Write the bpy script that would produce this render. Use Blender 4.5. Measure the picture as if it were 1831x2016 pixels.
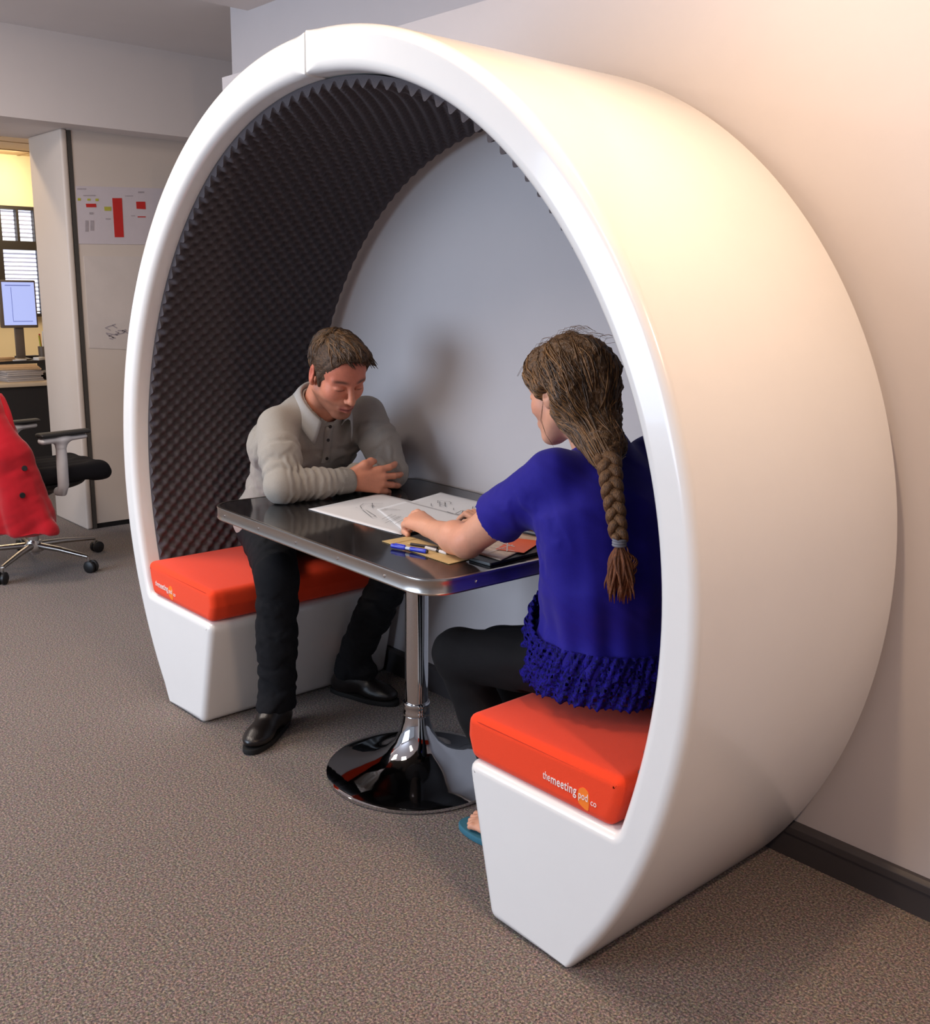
import bpy, bmesh, math, random
import numpy as np
from mathutils import Vector, Matrix, noise as mnoise
from mathutils.geometry import delaunay_2d_cdt

for _o in list(bpy.data.objects):
    bpy.data.objects.remove(_o)
SC = bpy.context.scene
COL = SC.collection
PI = math.pi

# ------------------------------------------------------------------ camera
CAM = np.array([2.16169, -1.41148, 1.38483])
YAW, PITCH, ROLL, FPX, CX, CY = -0.842066, -0.215654, 0.012399, 2001.96, 915.5, 1008.0
_f = np.array([math.sin(YAW) * math.cos(PITCH), math.cos(YAW) * math.cos(PITCH), math.sin(PITCH)])
_r = np.array([math.cos(YAW), -math.sin(YAW), 0.0])
_u = np.cross(_r, _f)
CR = math.cos(ROLL) * _r + math.sin(ROLL) * _u
CU = -math.sin(ROLL) * _r + math.cos(ROLL) * _u
cam_d = bpy.data.cameras.new('camera')
cam_d.sensor_fit = 'HORIZONTAL'
cam_d.sensor_width = 36.0
cam_d.lens = FPX / 1831.0 * 36.0
cam_d.clip_start = 0.05
cam = bpy.data.objects.new('camera', cam_d)
cam.matrix_world = Matrix(((CR[0], CU[0], -_f[0], CAM[0]), (CR[1], CU[1], -_f[1], CAM[1]),
                           (CR[2], CU[2], -_f[2], CAM[2]), (0, 0, 0, 1)))
COL.objects.link(cam)
SC.camera = cam

def hit(u, v, axis, val):
    """photo pixel -> point on the plane (axis = val)"""
    d = _f + (u - CX) / FPX * CR - (v - CY) / FPX * CU
    t = (val - CAM[axis]) / d[axis]
    return CAM + t * d

# ------------------------------------------------------------------ world, light, exposure
wd = bpy.data.worlds.new('world')
SC.world = wd
wd.use_nodes = True
wd.node_tree.nodes['Background'].inputs[0].default_value = (0.80, 0.86, 1.0, 1)
wd.node_tree.nodes['Background'].inputs[1].default_value = 0.42
SC.view_settings.view_transform = 'Standard'
SC.view_settings.look = 'None'
SC.view_settings.exposure = 0.0
SC.view_settings.gamma = 1.0
SC.view_settings.use_curve_mapping = False

def area(name, loc, target, size, energy, color, shape='RECTANGLE', spread=None):
    l = bpy.data.lights.new(name, 'AREA')
    l.shape = shape
    l.size = size[0]
    if shape in ('RECTANGLE', 'ELLIPSE'):
        l.size_y = size[1]
    l.energy = energy
    l.color = color
    if spread: l.spread = spread
    o = bpy.data.objects.new(name, l)
    o.location = loc
    o.rotation_euler = (Vector(target) - Vector(loc)).to_track_quat('-Z', 'Y').to_euler()
    COL.objects.link(o)
    return o

# tall windows on the front side of the room, left of the photographer
area('window_daylight', (-1.6, -4.6, 1.40), (-0.2, 0.4, 0.8), (3.4, 1.9), 165, (0.66, 0.80, 1.0))
# warm halogen downlights over the right flank of the pod
area('warm_downlight', (1.05, -0.02, 2.54), (0.95, 0.22, 0.0), (0.10, 0.10), 16, (1.0, 0.71, 0.45), 'DISK')
area('warm_downlight_far', (2.50, -0.45, 2.56), (2.4, 0.5, 0.4), (0.12, 0.12), 25, (1.0, 0.70, 0.50), 'DISK')
# ceiling light panels in front of the pod, then an added fill at the left
area('ceiling_light', (-0.55, -0.85, 2.56), (-0.55, -0.80, 0.0), (0.6, 0.6), 20, (1.0, 0.88, 0.76))
area('ceiling_light_near', (0.9, -2.2, 2.56), (0.9, -2.15, 0.0), (0.6, 1.2), 13, (1.0, 0.88, 0.76))
area('added_fill_left', (-2.1, -1.0, 2.56), (-2.3, -0.9, 0.0), (0.6, 0.6), 38, (1.0, 0.88, 0.78))  # added lamp, brightens the partition, chair and bulkhead
# an added warm lamp by the opening, then lights of the far office
area('added_warm_fill', (-4.55, 0.05, 2.64), (-4.2, 0.5, 1.2), (0.14, 0.14), 9, (1.0, 0.76, 0.48), 'DISK')  # added unseen lamp, warms the top of the partition end
area('office_light', (-7.4, 1.2, 2.64), (-7.6, 1.2, 0.0), (2.4, 1.6), 70, (1.0, 0.80, 0.54))
area('office_wall_washer', (-8.6, 2.2, 2.62), (-9.0, 2.2, 2.2), (0.2, 1.6), 20, (1.0, 0.80, 0.48))

# ------------------------------------------------------------------ helpers
def lin(c):
    return tuple(((x / 255.0) / 12.92 if x <= 10 else (((x / 255.0) + 0.055) / 1.055) ** 2.4) for x in c)

MATS = {}
def mat(name, rgb, rough=0.5, metal=0.0, spec=0.5, coat=0.0, noise_amt=0.0, noise_scale=60.0, bump=0.0,
        bump_scale=None, rgb2=None, sheen=0.0, vcol=False, emit=0.0, trans=0.0, sss=0.0, stretch=None, thr=None):
    if name in MATS: return MATS[name]
    m = bpy.data.materials.new(name)
    m.use_nodes = True
    nt = m.node_tree
    b = nt.nodes['Principled BSDF']
    c = lin(rgb)
    b.inputs['Base Color'].default_value = (*c, 1)
    b.inputs['Roughness'].default_value = rough
    b.inputs['Metallic'].default_value = metal
    b.inputs['Specular IOR Level'].default_value = spec
    if coat: b.inputs['Coat Weight'].default_value = coat; b.inputs['Coat Roughness'].default_value = 0.06
    if sheen: b.inputs['Sheen Weight'].default_value = sheen; b.inputs['Sheen Roughness'].default_value = 0.5
    if trans: b.inputs['Transmission Weight'].default_value = trans
    if sss:
        b.inputs['Subsurface Weight'].default_value = sss
        b.inputs['Subsurface Radius'].default_value = (0.012, 0.005, 0.003)
    if emit:
        b.inputs['Emission Color'].default_value = (*c, 1)
        b.inputs['Emission Strength'].default_value = emit
    tc = nt.nodes.new('ShaderNodeTexCoord')
    src = tc.outputs['Object']
    if stretch:
        mp = nt.nodes.new('ShaderNodeMapping')
        mp.inputs['Scale'].default_value = stretch
        nt.links.new(src, mp.inputs['Vector']); src = mp.outputs['Vector']
    base = None
    if vcol:
        a = nt.nodes.new('ShaderNodeVertexColor'); a.layer_name = 'Col'
        base = a.outputs['Color']
        nt.links.new(base, b.inputs['Base Color'])
    if noise_amt or rgb2:
        n = nt.nodes.new('ShaderNodeTexNoise')
        n.inputs['Scale'].default_value = noise_scale
        n.inputs['Detail'].default_value = 5.0
        n.inputs['Roughness'].default_value = 0.65
        nt.links.new(src, n.inputs['Vector'])
        rp = nt.nodes.new('ShaderNodeValToRGB')
        lo, hi = thr or (0.3, 0.7)
        rp.color_ramp.elements[0].position = lo
        rp.color_ramp.elements[1].position = hi
        nt.links.new(n.outputs['Fac'], rp.inputs['Fac'])
        if rgb2:
            rp.color_ramp.elements[0].color = (*lin(rgb2), 1)
            rp.color_ramp.elements[1].color = (*c, 1)
            nt.links.new(rp.outputs['Color'], b.inputs['Base Color'])
        else:
            rp.color_ramp.elements[0].color = (1 - noise_amt,) * 3 + (1,)
            rp.color_ramp.elements[1].color = (1, 1, 1, 1)
            mx = nt.nodes.new('ShaderNodeMix'); mx.data_type = 'RGBA'; mx.blend_type = 'MULTIPLY'
            mx.inputs[0].default_value = 1.0
            if base: nt.links.new(base, mx.inputs[6])
            else: mx.inputs[6].default_value = (*c, 1)
            nt.links.new(rp.outputs['Color'], mx.inputs[7])
            nt.links.new(mx.outputs[2], b.inputs['Base Color'])
    if bump:
        n2 = nt.nodes.new('ShaderNodeTexNoise')
        n2.inputs['Scale'].default_value = bump_scale or noise_scale
        n2.inputs['Detail'].default_value = 4.0
        nt.links.new(src, n2.inputs['Vector'])
        bp = nt.nodes.new('ShaderNodeBump')
        bp.inputs['Strength'].default_value = bump
        bp.inputs['Distance'].default_value = 0.004
        nt.links.new(n2.outputs['Fac'], bp.inputs['Height'])
        nt.links.new(bp.outputs['Normal'], b.inputs['Normal'])
    MATS[name] = m
    return m

def tag(o, label=None, cat=None, group=None, kind=None):
    if label: o['label'] = label
    if cat: o['category'] = cat
    if group: o['group'] = group
    if kind: o['kind'] = kind
    return o

def thing(name, label, cat, loc=(0, 0, 0), rotz=0.0, group=None):
    o = bpy.data.objects.new(name, None)
    o.empty_display_size = 0.05
    COL.objects.link(o)
    o.location = loc
    o.rotation_euler = (0, 0, rotz)
    return tag(o, label, cat, group)

def mobj(name, verts, faces, m=None, parent=None, smooth=False, angle=None, vcol=None):
    me = bpy.data.meshes.new(name)
    if isinstance(verts, np.ndarray): verts = verts.tolist()
    if isinstance(faces, np.ndarray): faces = faces.tolist()
    me.from_pydata(verts, [], faces)
    me.update()
    if vcol is not None:
        ca = me.color_attributes.new('Col', 'FLOAT_COLOR', 'POINT')
        ca.data.foreach_set('color', np.concatenate([vcol, np.ones((len(vcol), 1))], 1).astype(np.float32).ravel())
    if m: me.materials.append(m)
    return link_me(name, me, parent, smooth, angle)

def link_me(name, me, parent=None, smooth=False, angle=None):
    if smooth or angle is not None:
        me.polygons.foreach_set('use_smooth', [True] * len(me.polygons))
        if angle is not None:
            me.set_sharp_from_angle(angle=math.radians(angle))
    o = bpy.data.objects.new(name, me)
    COL.objects.link(o)
    if parent: o.parent = parent
    return o

def bmobj(name, bm, m=None, parent=None, smooth=False, angle=None):
    me = bpy.data.meshes.new(name)
    bmesh.ops.recalc_face_normals(bm, faces=bm.faces[:])
    bm.to_mesh(me); bm.free()
    if m: me.materials.append(m)
    return link_me(name, me, parent, smooth, angle)

def box_bm(x0, x1, y0, y1, z0, z1, bev=0.0, seg=2, bm=None):
    own = bmesh.new()
    vs = [own.verts.new(p) for p in ((x0, y0, z0), (x1, y0, z0), (x1, y1, z0), (x0, y1, z0),
                                     (x0, y0, z1), (x1, y0, z1), (x1, y1, z1), (x0, y1, z1))]
    for f in ((3, 2, 1, 0), (4, 5, 6, 7), (0, 1, 5, 4), (1, 2, 6, 5), (2, 3, 7, 6), (3, 0, 4, 7)):
        own.faces.new([vs[i] for i in f])
    if bev:
        bmesh.ops.bevel(own, geom=own.edges[:], offset=bev, segments=seg, profile=0.5, affect='EDGES')
    if bm is None: return own
    me = bpy.data.meshes.new('tmp'); own.to_mesh(me); own.free(); bm.from_mesh(me); bpy.data.meshes.remove(me)
    return bm

def box(name, x0, x1, y0, y1, z0, z1, m, parent=None, bev=0.0, seg=2):
    return bmobj(name, box_bm(x0, x1, y0, y1, z0, z1, bev, seg), m, parent, angle=35 if bev else None)

def tube_vf(pts, radii, n=12, cap=True, squash=None):
    """swept round tube along pts"""
    pts = [Vector(p) for p in pts]
    if not hasattr(radii, '__len__'): radii = [radii] * len(pts)
    V, F = [], []
    up = None
    for i, p in enumerate(pts):
        a = pts[max(i - 1, 0)]; b = pts[min(i + 1, len(pts) - 1)]
        t = (b - a).normalized()
        if up is None:
            up = Vector((0, 0, 1)) if abs(t.z) < 0.9 else Vector((1, 0, 0))
        s = t.cross(up).normalized(); up = s.cross(t).normalized()
        r = radii[i]
        for k in range(n):
            an = 2 * PI * k / n
            V.append(p + s * math.cos(an) * r + up * math.sin(an) * r * (squash or 1.0))
    for i in range(len(pts) - 1):
        for k in range(n):
            F.append((i * n + k, i * n + (k + 1) % n, (i + 1) * n + (k + 1) % n, (i + 1) * n + k))
    if cap:
        F.append(tuple(reversed(range(n)))); F.append(tuple(range((len(pts) - 1) * n, len(pts) * n)))
    return [tuple(v) for v in V], F

def tube(name, pts, radii, m, parent=None, n=12, squash=None):
    V, F = tube_vf(pts, radii, n, True, squash)
    return mobj(name, V, F, m, parent, angle=50)

def lathe(name, prof, m, parent=None, loc=(0, 0, 0), n=48, angle=40):
    V, F = [], []
    for r, z in prof:
        for k in range(n):
            a = 2 * PI * k / n
            V.append((loc[0] + r * math.cos(a), loc[1] + r * math.sin(a), loc[2] + z))
    for i in range(len(prof) - 1):
        for k in range(n):
            F.append((i * n + k, i * n + (k + 1) % n, (i + 1) * n + (k + 1) % n, (i + 1) * n + k))
    if prof[0][0] > 1e-6: F.append(tuple(reversed(range(n))))
    if prof[-1][0] > 1e-6: F.append(tuple(range((len(prof) - 1) * n, len(prof) * n)))
    return mobj(name, V, F, m, parent, angle=angle)

def fillet(poly, radii, seg=5):
    """round polygon corners; radii per vertex (0 keeps it)"""
    out = []
    n = len(poly)
    for i in range(n):
        r = radii[i] if hasattr(radii, '__len__') else radii
        p = np.array(poly[i], float)
        if r <= 0: out.append(tuple(p)); continue
        a = np.array(poly[i - 1], float) - p; b = np.array(poly[(i + 1) % n], float) - p
        la, lb = np.linalg.norm(a), np.linalg.norm(b); a /= la; b /= lb
        half = math.acos(max(-1, min(1, a @ b))) / 2
        d = min(r / math.tan(half), la * 0.45, lb * 0.45)
        p0, p1 = p + a * d, p + b * d
        for k in range(seg + 1):
            t = k / seg
            out.append(tuple((1 - t) ** 2 * p0 + 2 * t * (1 - t) * p + t * t * p1))
    return out

def prism(name, poly, d0, d1, to3, m, parent=None, bev0=0.0, bev1=0.0, seg=4, scale=None, angle=30):
    """extrude polygon (CCW list of 2D) from depth d0 to d1 with rounded rims; to3(u,v,d)->xyz"""
    P = np.array(poly, float)
    n = len(P)
    a = P - np.roll(P, 1, 0); b = np.roll(P, -1, 0) - P
    na = np.stack([a[:, 1], -a[:, 0]], 1); nb = np.stack([b[:, 1], -b[:, 0]], 1)
    na /= np.linalg.norm(na, axis=1)[:, None] + 1e-12; nb /= np.linalg.norm(nb, axis=1)[:, None] + 1e-12
    nn = na + nb
    nn /= np.linalg.norm(nn, axis=1)[:, None] + 1e-12
    nn /= np.clip((nn * na).sum(1), 0.5, 1)[:, None]
    if scale is not None: nn = nn * np.array(scale)[:, None]
    rings = []
    if bev0:
        for k in range(seg + 1):
            t = k / seg * PI / 2
            rings.append((d0 + bev0 * (1 - math.sin(t)), bev0 * (1 - math.cos(t))))
        rings = rings[::-1]
        # order: front-most ring first
        rings = sorted(rings, key=lambda q: q[0]) if d1 > d0 else rings
    else: rings.append((d0, 0))
    if bev1:
        for k in range(seg + 1):
            t = k / seg * PI / 2
            rings.append((d1 - bev1 * (1 - math.sin(t)), bev1 * (1 - math.cos(t))))
    else: rings.append((d1, 0))
    if bev0: rings.insert(0, (d0, bev0 * 1.12))
    if bev1: rings.append((d1, bev1 * 1.12))
    V, F = [], []
    for d, ins in rings:
        Q = P - nn * ins
        V += [to3(q[0], q[1], d) for q in Q]
    for i in range(len(rings) - 1):
        for k in range(n):
            F.append((i * n + k, i * n + (k + 1) % n, (i + 1) * n + (k + 1) % n, (i + 1) * n + k))
    L0 = (len(rings) - 1) * n
    for base, dd, ins in ((0, *rings[0]), (L0, *rings[-1])):
        Q = P - nn * ins
        out = delaunay_2d_cdt([Vector((q[0], q[1])) for q in Q], [], [list(range(n))], 1, 1e-7)
        for t in out[2]:
            ids = [base + out[3][i][0] if out[3][i] else -1 - i for i in t]
            for k_, i in enumerate(ids):
                if i < 0:
                    q = out[0][-1 - i]; V.append(to3(q[0], q[1], dd)); ids[k_] = len(V) - 1
            if len(set(ids)) == 3: F.append(tuple(ids))
    me = bpy.data.meshes.new(name)
    me.from_pydata(V, [], F)
    bm = bmesh.new(); bm.from_mesh(me)
    bpy.data.meshes.remove(me)
    return bmobj(name, bm, m, parent, angle=angle)

def text_mesh(name, s, size, m, parent, mw, offset=0.0, shear=0.0, extrude=0.0003, space=1.0, fit=None):
    cu = bpy.data.curves.new(name, 'FONT')
    cu.body = s; cu.size = size; cu.offset = offset; cu.shear = shear; cu.extrude = extrude; cu.space_character = space
    cu.resolution_u = 3
    tmp = bpy.data.objects.new(name, cu); COL.objects.link(tmp)
    dg = bpy.context.evaluated_depsgraph_get()
    me = bpy.data.meshes.new_from_object(tmp.evaluated_get(dg))
    w = max((v.co.x for v in me.vertices), default=0)
    bpy.data.objects.remove(tmp)
    me.materials.clear(); me.materials.append(m)
    if fit: me.transform(Matrix.Diagonal((fit / w, 1, 1, 1))); w = fit
    me.transform(mw)
    o = bpy.data.objects.new(name, me); COL.objects.link(o); o.parent = parent
    return o, w

# ------------------------------------------------------------------ materials
M_wall = mat('wall_paint', (201, 194, 194), 0.8, noise_amt=0.03, noise_scale=4)
M_ceil = mat('ceiling_paint', (228, 218, 213), 0.85, noise_amt=0.03, noise_scale=3)
M_pod = mat('pod_gloss_white', (238, 236, 233), 0.22, coat=0.35, noise_amt=0.02, noise_scale=6)
M_foam = mat('acoustic_foam', (92, 86, 89), 0.95, spec=0.15, noise_amt=0.25, noise_scale=300, bump=0.3, bump_scale=900)
M_orange = mat('orange_fabric', (252, 70, 30), 0.85, spec=0.2, noise_amt=0.12, noise_scale=500, bump=0.35, bump_scale=900, sheen=0.15)
M_alu = mat('brushed_aluminium', (196, 190, 184), 0.28, metal=1.0, noise_amt=0.08, noise_scale=40, stretch=(1, 1, 20))
M_chrome = mat('chrome', (205, 205, 208), 0.05, metal=1.0, noise_amt=0.02, noise_scale=10)
M_lam = mat('black_laminate', (30, 29, 31), 0.09, spec=0.75, noise_amt=0.15, noise_scale=25)
M_skirt = mat('skirting_paint', (66, 62, 64), 0.45, noise_amt=0.08, noise_scale=12)
M_paper = mat('paper', (222, 220, 220), 0.7, noise_amt=0.03, noise_scale=8)
M_ink = mat('ink', (52, 50, 56), 0.7, noise_amt=0.1)
M_black = mat('black_plastic', (24, 23, 25), 0.45, noise_amt=0.15, noise_scale=40)
M_white_pl = mat('light_grey_plastic', (206, 205, 208), 0.4, noise_amt=0.04, noise_scale=20)

def carpet():
    m = bpy.data.materials.new('carpet_pile'); m.use_nodes = True
    nt = m.node_tree; b = nt.nodes['Principled BSDF']
    b.inputs['Roughness'].default_value = 0.95
    b.inputs['Specular IOR Level'].default_value = 0.1
    b.inputs['Sheen Weight'].default_value = 0.15
    tc = nt.nodes.new('ShaderNodeTexCoord')
    n1 = nt.nodes.new('ShaderNodeTexNoise'); n1.inputs['Scale'].default_value = 185; n1.inputs['Detail'].default_value = 3
    n1.inputs['Roughness'].default_value = 0.7
    n2 = nt.nodes.new('ShaderNodeTexNoise'); n2.inputs['Scale'].default_value = 3.0; n2.inputs['Detail'].default_value = 3
    vo = nt.nodes.new('ShaderNodeTexVoronoi'); vo.inputs['Scale'].default_value = 210
    for n in (n1, n2, vo): nt.links.new(tc.outputs['Object'], n.inputs['Vector'])
    rp = nt.nodes.new('ShaderNodeValToRGB')
    e = rp.color_ramp.elements
    e[0].position = 0.34; e[0].color = (*lin((58, 52, 50)), 1)
    e[1].position = 0.68; e[1].color = (*lin((178, 160, 147)), 1)
    k = e.new(0.5); k.color = (*lin((114, 102, 96)), 1)
    nt.links.new(n1.outputs['Fac'], rp.inputs['Fac'])
    mx = nt.nodes.new('ShaderNodeMix'); mx.data_type = 'RGBA'; mx.blend_type = 'OVERLAY'; mx.inputs[0].default_value = 0.13
    nt.links.new(rp.outputs['Color'], mx.inputs[6]); nt.links.new(vo.outputs['Color'], mx.inputs[7])
    r2 = nt.nodes.new('ShaderNodeValToRGB')
    r2.color_ramp.elements[0].color = (0.88, 0.88, 0.88, 1); r2.color_ramp.elements[1].color = (1, 1, 1, 1)
    nt.links.new(n2.outputs['Fac'], r2.inputs['Fac'])
    m2 = nt.nodes.new('ShaderNodeMix'); m2.data_type = 'RGBA'; m2.blend_type = 'MULTIPLY'; m2.inputs[0].default_value = 1
    nt.links.new(mx.outputs[2], m2.inputs[6]); nt.links.new(r2.outputs['Color'], m2.inputs[7])
    nt.links.new(m2.outputs[2], b.inputs['Base Color'])
    bp = nt.nodes.new('ShaderNodeBump'); bp.inputs['Strength'].default_value = 0.45; bp.inputs['Distance'].default_value = 0.006
    nt.links.new(n1.outputs['Fac'], bp.inputs['Height']); nt.links.new(bp.outputs['Normal'], b.inputs['Normal'])
    return m
M_carpet = carpet()
# ------------------------------------------------------------------ the setting
YW = 0.763           # wall behind the pod
def struct(o): o['kind'] = 'structure'; return o
struct(box('floor', -9.6, 4.4, -6.0, 3.4, -0.05, 0.0, M_carpet))
XL = float(hit(437, 150, 1, YW)[0]); YU = 1.10
PU = hit(457, 130, 1, YU); PC = hit(488, 21, 1, YU)
ZC = float(PC[2])
struct(box('wall_back', XL, 4.4, YW, YU + 0.1, 0.0, 2.209, M_wall))
struct(box('wall_back_upper', float(PU[0]), 4.4, YU, YU + 0.1, 2.209, ZC + 0.15, M_wall))
struct(box('wall_return', float(PU[0]), float(PU[0]) + 0.10, YU + 0.1, 3.2, 0.0, ZC + 0.15, M_wall))
struct(box('ceiling', float(PC[0]), 4.4, -6.0, YU, ZC, ZC + 0.15, M_ceil))
struct(box('ceiling_raised', -3.36, float(PC[0]), -6.0, 3.2, ZC + 0.05, ZC + 0.15, M_ceil))
struct(box('trim_1', -4.10, -3.36, -6.0, 3.2, 2.195, ZC + 0.15, M_ceil))        # bulkhead over the opening
struct(box('wall_right', 4.4, 4.5, -6.0, YU + 0.1, 0.0, ZC + 0.15, M_wall))
struct(box('wall_corridor_end', -3.5, float(PU[0]) + 0.10, 3.2, 3.3, 0.0, ZC + 0.15, M_wall))
# partition whose end faces the room, poster side facing the pod
M_part = mat('partition_laminate', (214, 200, 188), 0.55, noise_amt=0.02, noise_scale=5)
struct(bmobj('wall_partition_end', box_bm(-4.03, -3.545, YW, 0.80, 0.0, 2.195, 0.012, 3), M_part, angle=35))
struct(box('wall_partition', -4.03, -3.55, 0.80, 3.2, 0.03, 2.195, M_part))
M_dark = mat('shadow_gap_plastic', (70, 64, 58), 0.7, noise_amt=0.1)
struct(box('trim_2', -3.565, -3.546, 0.800, 0.822, 0.0, 2.19, M_dark))
struct(box('gap_shade_left', -4.02, -3.556, 0.80, 3.2, 0.0, 0.03, M_black))  # black strip stands in for the shadow in the gap under the partition
# skirting along the wall
sk = thing('baseboard_back', None, None); sk['kind'] = 'structure'
box('board', XL, 4.4, YW - 0.018, YW, 0.0, 0.066, M_skirt, sk)
prism('moulding', fillet([(YW - 0.022, 0.066), (YW, 0.066), (YW, 0.093), (YW - 0.012, 0.093), (YW - 0.022, 0.084)], [0, 0, 0, .004, .004], 3),
      XL, 4.4, lambda u, v, d: (d, u, v), M_skirt, sk)

# ------------------------------------------------------------------ the pod
CO = [1.18972, -0.07548, 0.00219, 0.00613, -0.00495, 0.00316, -0.00186]
CI = [1.16997, -0.21088, 0.10126, -0.05973, 0.02915, -0.00865]
def rad(c, ph): return sum(a * math.cos(k * ph) for k, a in enumerate(c))
def curve_pt(c, ph, off=0.0):
    def q(p): r = rad(c, p); return np.array([r * math.sin(p), 0.85 + r * math.cos(p)])
    p = q(ph)
    if off:
        t = q(ph + 1e-3) - q(ph - 1e-3); t /= np.linalg.norm(t)
        p = p + off * np.array([t[1], -t[0]])      # towards the inside
    return p
def inner_phi(z):
    lo, hi = 0.0, 2.2
    for _ in range(50):
        m = (lo + hi) / 2
        if curve_pt(CI, m)[1] > z: lo = m
        else: hi = m
    return lo
def outer_phi(z):
    lo, hi = 0.0, 2.4
    for _ in range(50):
        m = (lo + hi) / 2
        if curve_pt(CO, m)[1] > z: lo = m
        else: hi = m
    return lo
pho = outer_phi(0.0); phn = inner_phi(0.372)
SEAM = 0.0016
outer = [tuple(curve_pt(CO, p)) for p in np.linspace(0, pho, 90)]
inner = [tuple(curve_pt(CI, p)) for p in np.linspace(phn, 0, 80)]
outer[0] = (SEAM, outer[0][1]); inner[-1] = (SEAM, inner[-1][1])
tail = [(0.681, 0.0), (0.596, 0.36), (1.024, 0.36)]
poly = outer + tail + inner
radii = [0.006] + [0] * (len(outer) - 2) + [0.008] + [0.030, 0.030, 0.022] + [0] * (len(inner) - 1) + [0.006]
polyf = fillet(poly, radii, 5)
scl = [min(1.0, max(0.2, x / 0.05)) if z > 1.8 else (min(1.0, 0.30 + 0.7 * max(z, abs(x - 0.912) if z < 0.01 else z) / 0.05) if x > 0.86 and z < 0.05 else 1.0) for x, z in polyf]
POD_D = 0.738
pod = thing('meeting_pod', 'glossy white egg-shaped two-person meeting pod against the wall', 'pod')
for sx, nm in ((1, 'shell_half'), (-1, 'shell_half')):
    if sx > 0:
        pl = polyf[::-1]; sc = scl[::-1]      # counter-clockwise seen from +y side
        f3 = lambda u, v, d: (u, d - 0.003, v + 0.002)
    else:
        pl = polyf[::-1]; sc = scl[::-1]
        f3 = lambda u, v, d: (-u, d, v)
    prism(nm, pl, 0.0, POD_D, f3, M_pod, pod, bev0=0.022, bev1=0.015, seg=5, scale=sc, angle=28)
    # little black glide pads under each foot
    for yy in (0.06, 0.62):
        box('foot_pad', sx * 0.80 - 0.045, sx * 0.80 + 0.045, yy, yy + 0.09, -0.001, 0.004, M_black, pod)

# egg-crate foam lining: one moulded sheet
def foam():
    y0, y1 = 0.056, 0.715
    phs = inner_phi(0.40)
    L = np.linspace(-phs, phs, 4000)
    pts = np.array([[math.copysign(1, p) * curve_pt(CI, abs(p))[0] if p else 0.0, curve_pt(CI, abs(p))[1]] for p in L])
    s = np.concatenate([[0], np.cumsum(np.linalg.norm(np.diff(pts, axis=0), axis=1))])
    pitch = 0.047
    ns = int(s[-1] / (pitch / 9)); ny = int((y1 - y0) / (pitch / 9))
    ss = np.linspace(0, s[-1], ns); yy = np.linspace(y0, y1, ny)
    px = np.interp(ss, s, pts[:, 0]); pz = np.interp(ss, s, pts[:, 1])
    tx = np.gradient(px, ss); tz = np.gradient(pz, ss)
    nx, nz = tz, -tx                                  # inward (towards the axis)
    ln = np.hypot(nx, nz); nx /= ln; nz /= ln
    S, Y = np.meshgrid(ss, yy, indexing='ij')
    k = 2 * PI / pitch
    w = np.cos(k * S) * np.cos(k * (Y - y0))
    fade = np.clip((y1 - Y) / 0.03, 0.25, 1)
    h = 0.019 + 0.0105 * fade * w
    X = px[:, None] + nx[:, None] * h; Z = pz[:, None] + nz[:, None] * h
    top = np.stack([X, Y, Z], -1)
    X0 = px[:, None] + nx[:, None] * 0.001 + 0 * h; Z0 = pz[:, None] + nz[:, None] * 0.001 + 0 * h
    V = top.reshape(-1, 3)
    idx = np.arange(ns * ny).reshape(ns, ny)
    F = np.stack([idx[:-1, :-1], idx[1:, :-1], idx[1:, 1:], idx[:-1, 1:]], -1).reshape(-1, 4)
    # cut front and back ends
    fb = np.stack([X0[:, 0], Y[:, 0], Z0[:, 0]], -1); bb = np.stack([X0[:, -1], Y[:, -1], Z0[:, -1]], -1)
    n0 = len(V); V = np.concatenate([V, fb, bb])
    fi = n0 + np.arange(ns); bi = n0 + ns + np.arange(ns)
    F1 = np.stack([idx[:-1, 0], fi[:-1], fi[1:], idx[1:, 0]], -1)
    F2 = np.stack([idx[:-1, -1], idx[1:, -1], bi[1:], bi[:-1]], -1)
    F = np.concatenate([F, F1, F2])
    o = mobj('foam_lining', V, F, M_foam, pod, angle=60)
    o['label'] = 'charcoal egg-crate acoustic foam'
    return o
foam()

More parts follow.
